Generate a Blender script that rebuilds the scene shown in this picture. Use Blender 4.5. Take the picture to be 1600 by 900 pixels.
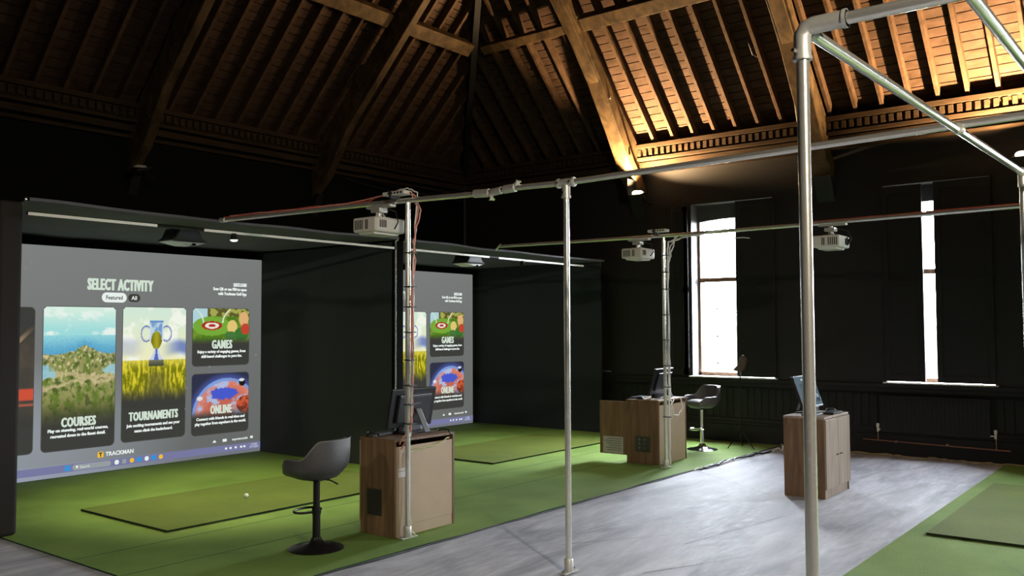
import bpy, math, random
import numpy as np
from mathutils import Vector, Matrix, noise
random.seed(4)
scene = bpy.context.scene
for o in list(bpy.data.objects): bpy.data.objects.remove(o)
COL = scene.collection
R = math.radians
# ------------------------------------------------------------------ camera
CAM = Vector((0, 0, 1.65))
YAW, PIT, ROL, FPX = R(38.1275), R(2.6075), R(-0.2528), 1386.2
Fw = Vector((math.cos(YAW)*math.cos(PIT), math.sin(YAW)*math.cos(PIT), math.sin(PIT)))
Rt0 = Vector((math.sin(YAW), -math.cos(YAW), 0)); Up0 = Rt0.cross(Fw)
Rt = math.cos(ROL)*Rt0 + math.sin(ROL)*Up0; Up = -math.sin(ROL)*Rt0 + math.cos(ROL)*Up0
cd = bpy.data.cameras.new('camera'); cam = bpy.data.objects.new('camera', cd); COL.objects.link(cam)
M = Matrix((Rt, Up, -Fw)).transposed().to_4x4(); M.translation = CAM
cam.matrix_world = M
cd.sensor_fit = 'HORIZONTAL'; cd.sensor_width = 36; cd.lens = FPX*36/1600; cd.clip_start = .05; cd.clip_end = 200
scene.camera = cam
# ------------------------------------------------------------------ exposure, sky
scene.view_settings.view_transform = 'Standard'; scene.view_settings.look = 'None'
scene.view_settings.gamma = 1; scene.view_settings.use_curve_mapping = False
scene.view_settings.exposure = 0
w = bpy.data.worlds.new('sky'); scene.world = w; w.use_nodes = True
w.node_tree.nodes['Background'].inputs[0].default_value = (.86, .93, 1.0, 1)
w.node_tree.nodes['Background'].inputs[1].default_value = 112
_t = w.node_tree; _tc = _t.nodes.new('ShaderNodeTexCoord'); _sp = _t.nodes.new('ShaderNodeSeparateXYZ'); _r = _t.nodes.new('ShaderNodeValToRGB')
_t.links.new(_tc.outputs['Generated'], _sp.inputs[0]); _t.links.new(_sp.outputs['Z'], _r.inputs[0]); _t.links.new(_r.outputs[0], _t.nodes['Background'].inputs[0])
_r.color_ramp.elements[0].position = 0; _r.color_ramp.elements[0].color = (.035, .04, .035, 1)      # ground outside
_r.color_ramp.elements[1].position = .04; _r.color_ramp.elements[1].color = (.84, .92, 1.0, 1)      # bright overcast sky

def light(name, kind, loc, power, color, target=None, size=.1, spot=None, blend=.5, parent=None, sizey=None):
    d = bpy.data.lights.new(name, kind); d.energy = power; d.color = color
    if kind in ('POINT', 'SPOT'): d.shadow_soft_size = size
    if kind == 'AREA':
        d.size = size
        if sizey: d.shape = 'RECTANGLE'; d.size_y = sizey
    if kind == 'SPOT': d.spot_size = R(spot); d.spot_blend = blend
    o = bpy.data.objects.new(name, d); COL.objects.link(o); o.location = loc
    if target is not None:
        o.rotation_euler = (Vector(target)-Vector(loc)).to_track_quat('-Z', 'Y').to_euler()
    if parent:
        o.parent = parent; o.location = Vector(loc)-parent.location
    return o
WX, WY = 12.1, 10.6                      # window wall, far wall
WIN = [(4.80, 6.08), (2.05, 3.32), (-1.6, -.45), (-4.2, -3.6)]   # openings in the window wall (last two beyond the frame)
WZ0, WZ1 = .93, 3.5
for (a, b) in WIN:                       # portals guide the sky light in through the openings
    p = light('window_portal', 'AREA', (WX+.42, (a+b)/2, (WZ0+WZ1)/2), 1, (1, 1, 1), (0, (a+b)/2, (WZ0+WZ1)/2), size=b-a, sizey=WZ1-WZ0)
    p.data.cycles.is_portal = True
# ------------------------------------------------------------------ mesh helpers
class MB:
    def __init__(s): s.v = []; s.f = []
    def add(s, vs, fs):
        n = len(s.v); s.v += [tuple(v) for v in vs]; s.f += [tuple(i+n for i in f) for f in fs]; return s
    def box(s, x0, x1, y0, y1, z0, z1, rot=None, piv=None):
        vs = [Vector((x, y, z)) for z in (z0, z1) for y in (y0, y1) for x in (x0, x1)]
        if rot:
            p = Vector(piv if piv else ((x0+x1)/2, (y0+y1)/2, (z0+z1)/2)); vs = [rot @ (v-p) + p for v in vs]
        return s.add(vs, [(0, 2, 3, 1), (4, 5, 7, 6), (0, 1, 5, 4), (2, 6, 7, 3), (0, 4, 6, 2), (1, 3, 7, 5)])
    def hexa(s, b, t):  # 4 bottom corners ccw, 4 top corners
        return s.add(list(b)+list(t), [(3, 2, 1, 0), (4, 5, 6, 7), (0, 1, 5, 4), (1, 2, 6, 5), (2, 3, 7, 6), (3, 0, 4, 7)])
    def tube(s, pts, r, n=10, cap=True):
        pts = [Vector(p) for p in pts]; m = len(pts); rs = r if isinstance(r, (list, tuple)) else [r]*m
        up = Vector((0, 0, 1)); d0 = (pts[1]-pts[0]).normalized()
        if abs(d0.z) > .9: up = Vector((1, 0, 0))
        a = d0.cross(up).normalized(); vs = []; fs = []
        for i, p in enumerate(pts):
            d = ((pts[i]-pts[i-1]).normalized() if i else Vector()) + ((pts[i+1]-pts[i]).normalized() if i < m-1 else Vector())
            d.normalize(); a = (a - d*a.dot(d)).normalized(); b = d.cross(a)
            for k in range(n):
                t = 2*math.pi*k/n; vs.append(p + rs[i]*(math.cos(t)*a + math.sin(t)*b))
        for i in range(m-1):
            for k in range(n):
                k2 = (k+1) % n; fs.append((i*n+k, i*n+k2, (i+1)*n+k2, (i+1)*n+k))
        if cap: fs.append(tuple(range(n-1, -1, -1))); fs.append(tuple((m-1)*n+k for k in range(n)))
        return s.add(vs, fs)
    def lathe(s, prof, c=(0, 0, 0), n=32):
        vs = []; fs = []; m = len(prof)
        for (r, z) in prof:
            for k in range(n):
                t = 2*math.pi*k/n; vs.append((c[0]+r*math.cos(t), c[1]+r*math.sin(t), c[2]+z))
        for i in range(m-1):
            for k in range(n):
                k2 = (k+1) % n; fs.append((i*n+k, i*n+k2, (i+1)*n+k2, (i+1)*n+k))
        fs.append(tuple(range(n-1, -1, -1))); fs.append(tuple((m-1)*n+k for k in range(n)))
        return s.add(vs, fs)
    def prism(s, poly, axis, a, b):  # poly 2d in the two other axes, extruded along axis
        def P(u, v, w):
            return {0: (w, u, v), 1: (u, w, v), 2: (u, v, w)}[axis]
        n = len(poly)
        vs = [P(u, v, a) for u, v in poly]+[P(u, v, b) for u, v in poly]
        fs = [tuple(range(n-1, -1, -1)), tuple(range(n, 2*n))]+[(i, (i+1) % n, (i+1) % n+n, i+n) for i in range(n)]
        return s.add(vs, fs)
    def build(s, name, mat, parent=None, smooth=False, bevel=0, seg=2, sub=0, off=None):
        me = bpy.data.meshes.new(name)
        vs = s.v
        if parent is not None and off is None: off = wloc(parent)
        if off is not None: vs = [(v[0]-off[0], v[1]-off[1], v[2]-off[2]) for v in vs]
        me.from_pydata(vs, [], s.f); me.update()
        import bmesh
        bm = bmesh.new(); bm.from_mesh(me); bmesh.ops.recalc_face_normals(bm, faces=bm.faces); bm.to_mesh(me); bm.free()
        o = bpy.data.objects.new(name, me); COL.objects.link(o)
        for m in (mat if isinstance(mat, (list, tuple)) else [mat]): me.materials.append(m)
        if smooth:
            me.shade_smooth()
            for p in me.polygons: p.use_smooth = True
        if bevel:
            b = o.modifiers.new('bevel', 'BEVEL'); b.width = bevel; b.segments = seg; b.limit_method = 'ANGLE'
        if sub:
            b = o.modifiers.new('sub', 'SUBSURF'); b.levels = sub; b.render_levels = sub
        if smooth and not sub:
            try: me.set_sharp_from_angle(angle=R(40))
            except Exception: pass
        if parent is not None: o.parent = parent
        return o
def wloc(o):
    p = Vector((0, 0, 0))
    while o is not None: p += o.location; o = o.parent
    return p
def box(*a, **k): return MB().box(*a, **k)
def tube(*a, **k): return MB().tube(*a, **k)
def tag(o, label=None, cat=None, group=None, kind=None):
    if label: o['label'] = label
    if cat: o['category'] = cat
    if group: o['group'] = group
    if kind: o['kind'] = kind
    return o
def thing(name, label, cat, loc=(0, 0, 0), group=None):
    o = bpy.data.objects.new(name, None); COL.objects.link(o); o.location = loc; o.empty_display_size = .1
    return tag(o, label, cat, group)
def struct(o): o['kind'] = 'structure'; return o
def copy_tree(o, parent=None):
    c = o.copy(); COL.objects.link(c); c.parent = parent
    for ch in list(o.children): copy_tree(ch, c)
    return c
def rotz(o, deg): o.rotation_euler = (0, 0, R(deg))

# ------------------------------------------------------------------ materials
def nt(name):
    m = bpy.data.materials.new(name); m.use_nodes = True; t = m.node_tree
    return m, t, t.nodes['Principled BSDF']
def plain(name, c, rough=.6, metal=0, spec=.5, emit=None, es=1, noisy=0, scale=20, bump=0, sheen=0):
    m, t, b = nt(name)
    b.inputs['Base Color'].default_value = (*c, 1); b.inputs['Roughness'].default_value = rough
    b.inputs['Metallic'].default_value = metal; b.inputs['Specular IOR Level'].default_value = spec
    if sheen: b.inputs['Sheen Weight'].default_value = sheen
    if emit: b.inputs['Emission Color'].default_value = (*emit, 1); b.inputs['Emission Strength'].default_value = es
    if noisy or bump:
        tc = t.nodes.new('ShaderNodeTexCoord'); n = t.nodes.new('ShaderNodeTexNoise'); n.inputs['Scale'].default_value = scale
        n.inputs['Detail'].default_value = 6; t.links.new(tc.outputs['Object'], n.inputs['Vector'])
        if noisy:
            r = t.nodes.new('ShaderNodeMix'); r.data_type = 'RGBA'
            r.inputs[6].default_value = (*[x*(1-noisy) for x in c], 1); r.inputs[7].default_value = (*[min(1, x*(1+noisy)) for x in c], 1)
            t.links.new(n.outputs['Fac'], r.inputs[0]); t.links.new(r.outputs[2], b.inputs['Base Color'])
        if bump:
            bp = t.nodes.new('ShaderNodeBump'); bp.inputs['Strength'].default_value = bump; bp.inputs['Distance'].default_value = .01
            t.links.new(n.outputs['Fac'], bp.inputs['Height']); t.links.new(bp.outputs['Normal'], b.inputs['Normal'])
    return m
def mapped(t, sc, rot=(0, 0, 0)):
    tc = t.nodes.new('ShaderNodeTexCoord'); mp = t.nodes.new('ShaderNodeMapping')
    mp.inputs['Scale'].default_value = sc; mp.inputs['Rotation'].default_value = rot
    t.links.new(tc.outputs['Object'], mp.inputs['Vector']); return mp
def ramp(t, fac, stops):
    r = t.nodes.new('ShaderNodeValToRGB'); e = r.color_ramp.elements
    e[0].position = stops[0][0]; e[0].color = (*stops[0][1], 1); e[1].position = stops[-1][0]; e[1].color = (*stops[-1][1], 1)
    for p, c in stops[1:-1]: k = e.new(p); k.color = (*c, 1)
    t.links.new(fac, r.inputs[0]); return r
def wood(name, lo, hi, sc=(14, 14, 1.2), rough=.55, det=6, spec=.5):
    m, t, b = nt(name); mp = mapped(t, sc); n = t.nodes.new('ShaderNodeTexNoise'); n.inputs['Scale'].default_value = 1.6
    n.inputs['Detail'].default_value = det; n.inputs['Distortion'].default_value = .6
    t.links.new(mp.outputs[0], n.inputs['Vector'])
    mid = tuple((a+c)/2 for a, c in zip(lo, hi))
    r = ramp(t, n.outputs['Fac'], [(.3, lo), (.5, mid), (.72, hi)]); t.links.new(r.outputs[0], b.inputs['Base Color'])
    b.inputs['Roughness'].default_value = rough; b.inputs['Specular IOR Level'].default_value = spec
    bp = t.nodes.new('ShaderNodeBump'); bp.inputs['Strength'].default_value = .15; bp.inputs['Distance'].default_value = .004
    t.links.new(n.outputs['Fac'], bp.inputs['Height']); t.links.new(bp.outputs['Normal'], b.inputs['Normal'])
    return m
def turf(name, lo, hi):
    m, t, b = nt(name); tc = t.nodes.new('ShaderNodeTexCoord')
    n = t.nodes.new('ShaderNodeTexNoise'); n.inputs['Scale'].default_value = 75; n.inputs['Detail'].default_value = 7; n.inputs['Roughness'].default_value = .7
    n2 = t.nodes.new('ShaderNodeTexNoise'); n2.inputs['Scale'].default_value = 1.3; n2.inputs['Detail'].default_value = 5
    for q in (n, n2): t.links.new(tc.outputs['Object'], q.inputs['Vector'])
    a = t.nodes.new('ShaderNodeMath'); a.operation = 'MULTIPLY_ADD'; a.inputs[1].default_value = .6; t.links.new(n2.outputs['Fac'], a.inputs[0])
    mu = t.nodes.new('ShaderNodeMath'); mu.operation = 'MULTIPLY'; mu.inputs[1].default_value = .4; t.links.new(n.outputs['Fac'], mu.inputs[0]); t.links.new(mu.outputs[0], a.inputs[2])
    r = ramp(t, a.outputs[0], [(.3, lo), (.7, hi)]); t.links.new(r.outputs[0], b.inputs['Base Color'])
    b.inputs['Roughness'].default_value = .8; b.inputs['Specular IOR Level'].default_value = .25
    bp = t.nodes.new('ShaderNodeBump'); bp.inputs['Strength'].default_value = .7; bp.inputs['Distance'].default_value = .006
    t.links.new(n.outputs['Fac'], bp.inputs['Height']); t.links.new(bp.outputs['Normal'], b.inputs['Normal'])
    return m
def concrete():
    m, t, b = nt('concrete screed'); b.inputs['Specular IOR Level'].default_value = .3; mp = mapped(t, (.55, 2.6, 1), (0, 0, R(-62)))
    n = t.nodes.new('ShaderNodeTexNoise'); n.inputs['Scale'].default_value = 1.5; n.inputs['Detail'].default_value = 9; n.inputs['Roughness'].default_value = .62; n.inputs['Distortion'].default_value = .8
    t.links.new(mp.outputs[0], n.inputs['Vector'])
    n2 = t.nodes.new('ShaderNodeTexNoise'); n2.inputs['Scale'].default_value = 9; n2.inputs['Detail'].default_value = 8
    t.links.new(mp.outputs[0], n2.inputs['Vector'])
    r = ramp(t, n.outputs['Fac'], [(.3, (.25, .26, .30)), (.5, (.41, .42, .47)), (.7, (.56, .575, .63))])
    mx = t.nodes.new('ShaderNodeMix'); mx.data_type = 'RGBA'; mx.blend_type = 'OVERLAY'; mx.inputs[0].default_value = .35
    t.links.new(r.outputs[0], mx.inputs[6]); t.links.new(n2.outputs['Fac'], mx.inputs[7]); t.links.new(mx.outputs[2], b.inputs['Base Color'])
    rr = t.nodes.new('ShaderNodeMapRange'); rr.inputs[3].default_value = .5; rr.inputs[4].default_value = .85
    t.links.new(n2.outputs['Fac'], rr.inputs[0]); t.links.new(rr.outputs[0], b.inputs['Roughness'])
    bp = t.nodes.new('ShaderNodeBump'); bp.inputs['Strength'].default_value = .35; bp.inputs['Distance'].default_value = .01
    t.links.new(n2.outputs['Fac'], bp.inputs['Height']); t.links.new(bp.outputs['Normal'], b.inputs['Normal'])
    return m
def glassmat():
    m = bpy.data.materials.new('window glass'); m.use_nodes = True; t = m.node_tree; t.nodes.clear()
    o = t.nodes.new('ShaderNodeOutputMaterial'); mx = t.nodes.new('ShaderNodeMixShader'); mx.inputs[0].default_value = .06
    a = t.nodes.new('ShaderNodeBsdfTransparent'); g = t.nodes.new('ShaderNodeBsdfGlossy'); g.inputs['Roughness'].default_value = .05
    t.links.new(a.outputs[0], mx.inputs[1]); t.links.new(g.outputs[0], mx.inputs[2]); t.links.new(mx.outputs[0], o.inputs[0]); return m
def emis(name, c, s=1.0):
    m = bpy.data.materials.new(name); m.use_nodes = True; t = m.node_tree; t.nodes.clear()
    o = t.nodes.new('ShaderNodeOutputMaterial'); e = t.nodes.new('ShaderNodeEmission'); e.inputs[0].default_value = (*c, 1); e.inputs[1].default_value = s
    t.links.new(e.outputs[0], o.inputs[0]); return m
def attr_emis(name, s=1.0):
    m = emis(name, (1, 1, 1), s); t = m.node_tree; a = t.nodes.new('ShaderNodeAttribute'); a.attribute_name = 'picture'
    t.links.new(a.outputs['Color'], [n for n in t.nodes if n.type == 'EMISSION'][0].inputs[0]); return m
def srgb(r, g, b):
    return tuple(((c/255+.055)/1.055)**2.4 if c > 10 else c/255/12.92 for c in (r, g, b))

m_floor = concrete()
m_wall = plain('black painted wall', (.0035, .0038, .0038), .8, spec=.12, noisy=.25, scale=3, bump=.15)
m_wallr = plain('black painted panelling', (.0125, .0105, .0105), .55, spec=.4, noisy=.2, scale=4, bump=.1)
m_trim = plain('black painted trim', (.010, .0088, .0085), .55, spec=.35, bump=.1, scale=15)
m_cornice = wood('dark stained cornice', (.025, .015, .008), (.05, .03, .016), (2, 2, 20), .7, spec=.1)
m_board = wood('roof boards', (.03, .017, .0085), (.064, .037, .025), (3, 3, 9), .8, spec=.1)
m_back = plain('dark roof void', (.004, .004, .004), .9, spec=.05)
m_rafter = wood('pine rafter', (.034, .019, .009), (.076, .043, .025), (6, 6, 6), .75, spec=.12)
m_truss = wood('aged truss timber', (.025, .015, .007), (.085, .052, .022), (5, 5, 3), .7, spec=.15)
m_turf = turf('green golf turf', (.10, .185, .032), (.23, .345, .078))
m_mat = turf('olive hitting mat', (.075, .115, .016), (.15, .19, .032))
m_matedge = plain('mat rubber edge', (.02, .035, .01), .8)
m_turfback = plain('turf cut edge', (.01, .05, .03), .8)
m_galv = plain('galvanised tube', (.86, .86, .80), .24, .8, noisy=.12, scale=30, bump=.04)
m_cast = plain('cast tube fitting', (.66, .66, .62), .42, .6, noisy=.15, scale=40, bump=.12)
m_bolt = plain('bright bolt', (.75, .75, .75), .25, 1)
m_cloth = plain('black enclosure fabric', (.018, .024, .026), .85, spec=.3, noisy=.15, scale=60, bump=.2, sheen=.15)
m_roofcloth = plain('grey enclosure roof fabric', (.105, .105, .13), .85, noisy=.2, scale=3, bump=.2)
m_pad = plain('brown black side pad', (.009, .006, .005), .8, noisy=.2, scale=5)
m_whitebar = plain('white enamelled bar', (.88, .88, .86), .35)
m_blk = plain('black plastic', (.015, .015, .017), .4)
m_blk2 = plain('dark grey plastic', (.035, .037, .042), .35)
m_alu = plain('grey stand metal', (.16, .18, .2), .35, .6)
m_proj = plain('off white projector plastic', (.62, .61, .56), .4)
m_grille = plain('vent grille', (.05, .05, .04), .6)
m_lens = plain('projector lens', (.01, .01, .015), .05)
m_pink = plain('pink network cable', (.62, .26, .2), .45)
m_red = plain('red network cable', (.4, .07, .05), .5)
m_wcable = plain('white cable', (.72, .72, .68), .45)
m_ycable = plain('yellow green cable', (.55, .62, .3), .45)
m_bcable = plain('black cable', (.012, .012, .012), .5)
m_tan = plain('tan cable', (.3, .24, .13), .6)
m_oak = wood('brown oak veneer', (.115, .064, .034), (.23, .138, .078), (16, 16, 1.1), .5)
m_oak2 = wood('pale oak veneer', (.30, .19, .11), (.44, .30, .19), (16, 16, 1.1), .5)
m_grey = wood('grey oak veneer', (.22, .17, .135), (.37, .30, .24), (18, 18, 1.0), .5)
m_hard = plain('hardboard back', (.44, .34, .235), .6, noisy=.08, scale=8)
m_paper = plain('printed paper', (.42, .41, .38), .7)
m_label = plain('white label', (.75, .75, .75), .6)
m_leather = plain('charcoal leatherette', (.06, .06, .063), .42, bump=.25, scale=140)
m_piping = plain('grey seam piping', (.17, .17, .165), .4)
m_blackmetal = plain('black metal', (.02, .019, .018), .35, .6)
m_chrome = plain('polished chrome', (.7, .7, .72), .12, 1)
m_white = plain('white', (.8, .8, .8), .4)
m_copper = plain('copper pipe', (.5, .25, .16), .35, 1)
m_frame = wood('window timber', (.12, .062, .03), (.24, .125, .06), (8, 8, 2), .5)
m_jamb = plain('window reveal', (.035, .033, .03), .6, noisy=.15, scale=12)
m_head = plain('grey head board', (.05, .048, .045), .6)
m_sill = plain('white painted sill', (.75, .74, .72), .35)
m_shut = plain('black painted shutter', (.011, .0102, .0105), .55, spec=.35, noisy=.15, scale=5)
m_glass = glassmat()
m_crack = plain('floor joint', (.05, .05, .055), .8)
m_brick = plain('brown brick', (.03, .018, .014), .8, noisy=.4, scale=8)

# ------------------------------------------------------------------ setting
struct(box(-5, 13, -6.3, 11, -.2, 0).build('floor', m_floor))
fl = bpy.data.objects['floor']
for a, b in (((9.43, 4.70), (8.35, 3.25)), ((6.15, 4.05), (7.1, 4.0)), ((5.6, 3.95), (6.55, 3.35)), ((6.2, 3.2), (8.1, 2.9)), ((5.3, 3.05), (6.3, 2.6))):
    d = (Vector(b)-Vector(a)).normalized(); n = Vector((-d.y, d.x))*.004
    MB().add([(a[0]-n.x, a[1]-n.y, .0008), (b[0]-n.x*.3, b[1]-n.y*.3, .0008), (b[0]+n.x*.3, b[1]+n.y*.3, .0008), (a[0]+n.x, a[1]+n.y, .0008)], [(0, 1, 2, 3)]).build('joint', m_crack, fl, off=(0, 0, 0))
struct(box(-5.3, 12.55, WY, WY+.3, 0, 4.5).build('wall_back', m_wall))
struct(box(-5.3, -5, -6.3, WY, 0, 4.5).build('wall_left', m_brick))
mb = box(-5.3, 12.55, -6.3, -6, 0, 4.5)
struct(mb.build('wall_front', m_brick))
mb = MB(); ys = sorted([-6.3, WY]+[v for ab in WIN for v in ab])
for i in range(0, len(ys), 2): 
    y0, y1 = ys[i], ys[i+1]
    if i == len(ys)-2:                                   # slit below a closed shutter at the far end
        mb.box(WX, 12.55, y0, 7.5, 0, 4.5); mb.box(WX, 12.55, 7.86, y1, 0, 4.5); mb.box(WX, 12.55, 7.5, 7.86, 0, .957); mb.box(WX, 12.55, 7.5, 7.86, .969, 4.5)
    else: mb.box(WX, 12.55, y0, y1, 0, 4.5)
for a, b in WIN: mb.box(WX, 12.55, a, b, 0, WZ0); mb.box(WX, 12.55, a, b, WZ1, 4.5)
struct(mb.build('wall_right', m_wallr))
# wainscot, dado, skirting on the window wall
mb = MB(); mb.box(12.05, WX, -5.9, 7.4, .86, .915); mb.box(12.07, WX, -5.9, 7.4, .80, .86); mb.box(12.055, WX, -5.9, 7.4, .785, .80)
struct(mb.build('trim_1', m_trim, bevel=.006))
mb = MB(); mb.box(12.06, WX, -5.9, 7.4, 0, .26); mb.box(12.075, WX, -5.9, 7.4, .26, .30); mb.box(12.085, WX, -5.9, 7.4, .34, .355)
struct(mb.build('baseboard_right', m_trim, bevel=.005))
mb = MB()
for y in np.arange(-5.8, 7.3, .105): mb.box(12.088, WX, y, y+.096, .36, .78)
struct(mb.build('trim_2', m_trim, bevel=.003, seg=1))
# cornices: dentils and mouldings
mb = MB(); mb.box(-5, WX, 10.36, WY, 4.40, 4.46); mb.box(-5, WX, 10.43, WY, 4.28, 4.40); mb.box(-5, WX, 10.38, WY, 4.22, 4.26); mb.box(-5, WX, 10.46, WY, 4.12, 4.2); mb.box(-5, WX, 10.5, WY, 4.04, 4.08)
for x in np.arange(-4.9, 11.8, .1): mb.box(x, x+.055, 10.38, 10.43, 4.29, 4.385)
struct(mb.build('trim_3', m_cornice))
mb = MB(); mb.box(11.86, WX, -6, 10.36, 4.40, 4.46); mb.box(11.93, WX, -6, 10.43, 4.28, 4.40); mb.box(11.88, WX, -6, 10.38, 4.22, 4.26); mb.box(11.96, WX, -6, 10.46, 4.12, 4.2); mb.box(12.0, WX, -6, 10.5, 4.04, 4.08)
for y in np.arange(-5.9, 10.3, .1): mb.box(11.88, 11.93, y, y+.055, 4.29, 4.385)
struct(mb.build('trim_4', m_cornice))
# roof: two 45 degree slopes meeting in a hip over the far corner
Z0 = 4.48; TM = 6.6
def PA(x, t, h=0): return (x, WY-t-h*.7071, Z0+t-h*.7071)          # h: distance below the slope
def PB(y, t, h=0): return (WX-t-h*.7071, y, Z0+t-h*.7071)
mb = MB()
mb.add([(-5.3, 10.95, 4.2), (12.45, 10.95, 4.2), (WX-TM, WY-TM+.05, Z0+TM+.05), (-5.3, WY-TM+.05, Z0+TM+.05)], [(0, 1, 2, 3)])
mb.add([(12.45, 10.95, 4.2), (12.45, -6.3, 4.2), (WX-TM, -6.3, Z0+TM+.05), (WX-TM, WY-TM+.05, Z0+TM+.05)], [(0, 1, 2, 3)])
mb.add([(-5.3, -6.3, Z0+TM+.05), (WX-TM, -6.3, Z0+TM+.05), (WX-TM, WY-TM+.05, Z0+TM+.05), (-5.3, WY-TM+.05, Z0+TM+.05)], [(0, 1, 2, 3)])
mb.add([(-5.3, -6.3, 4.4), (12.55, -6.3, 4.4), (12.55, -6.3, 11.5), (-5.3, -6.3, 11.5)], [(0, 1, 2, 3)])
mb.add([(-5.3, -6.3, 4.4), (-5.3, 11, 4.4), (-5.3, 11, 11.5), (-5.3, -6.3, 11.5)], [(0, 1, 2, 3)])
ceil = struct(mb.build('ceiling', m_back))
mbA = MB(); mbB = MB(); t = -.16
while t < TM-.1:
    t1 = t+.082
    def hx(P, a0, a1, b0, b1): 
        return ([P(a0, t, 0), P(a1, t, 0), P(b1, t1, 0), P(b0, t1, 0)], [P(a0, t, -.018), P(a1, t, -.018), P(b1, t1, -.018), P(b0, t1, -.018)])
    mbA.hexa(*hx(PA, -5.2, WX-t, -5.2, WX-t1)); mbB.hexa(*hx(PB, -6.2, WY-t, -6.2, WY-t1))
    t = t1+.0085
mbA.build('roof_boards', m_board, ceil, off=(0, 0, 0)); mbB.build('roof_boards', m_board, ceil, off=(0, 0, 0))
def rafter(P, c, tm, wdt=.05, dep=.12, name='rafter'):
    a, b = c-wdt/2, c+wdt/2
    MB().hexa([P(a, -.05, 0.001), P(b, -.05, 0.001), P(b, tm, 0.001), P(a, tm, 0.001)], [P(a, -.05, dep), P(b, -.05, dep), P(b, tm, dep), P(a, tm, dep)]).build(name, m_rafter, ceil, bevel=.004, seg=1, off=(0, 0, 0))
k = -14
while 6.19+.335*k < 11.9:
    x = 6.19+.335*k; k += 1
    if x > .8: rafter(PA, x, min(TM-.15, WX-x-.1))
k = -10
while 6.593-.335*k > -.6:
    y = 6.593-.335*k; k += 1
    if y < 10.35: rafter(PB, y, min(TM-.15, WY-y-.1))
# hip rafter in the corner
h0 = Vector((WX-.02, WY-.02, Z0-.02)); h1 = Vector((WX-TM, WY-TM, Z0+TM-.02)); sd = Vector((1, -1, 0)).normalized()*.045; dn = Vector((-1, -1, -2)).normalized()*.26
MB().hexa([h0-sd, h0+sd, h1+sd, h1-sd], [h0-sd+dn, h0+sd+dn, h1+sd+dn, h1-sd+dn]).build('hip_rafter', m_trim, ceil, off=(0, 0, 0))
struct(tube([(11.98, 10.48, 2.2), (11.98, 10.48, 4.35)], .04).build('trim_5', m_trim, smooth=True))

# ------------------------------------------------------------------ windows
def window(n, y0, y1):
    fx = WX+.2
    w_ = thing('window_%d' % n, None, None, (fx, (y0+y1)/2, WZ0)); struct(w_)
    mb = MB(); gt = 3.24
    mb.box(fx, fx+.06, y0, y0+.05, WZ0, WZ1); mb.box(fx, fx+.06, y1-.05, y1, WZ0, WZ1); mb.box(fx, fx+.06, y0, y1, WZ0, WZ0+.06)
    mb.box(fx, fx+.06, y0+.05, y1-.05, 2.33, 2.395)
    # shallow arched head
    yy = np.linspace(y0, y1, 15); poly = [(v, gt+.035*(1-((v-(y0+y1)/2)/((y1-y0)/2))**2)) for v in yy]+[(y1, WZ1), (y0, WZ1)]
    mb.build('frame', m_frame, w_, bevel=.006)
    MB().prism(poly, 0, fx-.002, fx+.058).build('head_board', m_head, w_)
    box(fx+.028, fx+.032, y0+.04, y1-.04, WZ0+.05, gt+.04).build('pane', m_glass, w_)
    mb = MB()
    for z in (1.12, 1.52, 1.93, 2.27, 2.45, 2.83):
        for f in (.2, .48, .76):
            y = y0+(y1-y0)*f; mb.box(fx+.01, fx+.03, y-.012, y+.012, z-.007, z+.007); mb.box(fx+.01, fx+.03, y-.006, y+.006, z-.016, z+.016)
    mb.build('glazing_tie', m_blk, w_)
    mb = MB(); mb.box(WX-.01, fx, y0-.001, y0+.012, WZ0, WZ1); mb.box(WX-.01, fx, y1-.012, y1+.001, WZ0, WZ1); mb.box(WX-.01, fx, y0, y1, WZ1-.012, WZ1+.001)
    mb.build('reveal', m_jamb, w_)
    box(WX-.07, fx, y0-.03, y1+.03, WZ0-.012, WZ0+.006).build('sill', m_sill, w_, bevel=.004)
    return w_
def shutter(w_, y0, y1, z0, z1, ang=0, hinge=None, x=None):
    x = x if x is not None else WX-.031
    rot = Matrix.Rotation(R(ang), 3, 'Z'); piv = (x, hinge if hinge is not None else y0, 0)
    mb = MB(); mb.box(x, x+.028, y0, y1, z0, z1, rot, piv)
    for a, b, c, d in ((y0, y0+.07, z0, z1), (y1-.07, y1, z0, z1), (y0+.07, y1-.07, z0, z0+.09), (y0+.07, y1-.07, z1-.09, z1), (y0+.07, y1-.07, (z0+z1)/2-.04, (z0+z1)/2+.04)):
        mb.box(x-.008, x, a, b, c, d, rot, piv)
    s = mb.build('shutter', m_shut, w_, bevel=.003, seg=1)
    mh = MB()
    for z in (z0+.3, (z0+z1)/2, z1-.3): mh.tube([(x+.014, piv[1], z-.05), (x+.014, piv[1], z+.05)], .009, 8)
    mh.build('hinge', m_blackmetal, s)
    return s
W1 = window(1, *WIN[0]); W2 = window(2, *WIN[1]); W3 = window(3, *WIN[2]); W4 = window(4, *WIN[3])
shutter(W1, 4.785, 5.355, .945, 3.475, .8, 4.785)
# left shutter of window 1 folded back on itself, nearly edge-on
shutter(W1, 6.08, 6.13, .96, 3.46, 0, 6.08, WX-.14); shutter(W1, 6.14, 6.42, .95, 3.48, 0, 6.42, WX-.07)
shutter(W2, 2.045, 2.695, .948, 3.48, .6, 2.045); shutter(W2, 2.835, 3.325, .95, 3.47, -1.2, 3.325)
struct(box(12.3, 12.34, 7.4, 7.95, .85, 1.1).build('window_5', m_glass))

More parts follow.
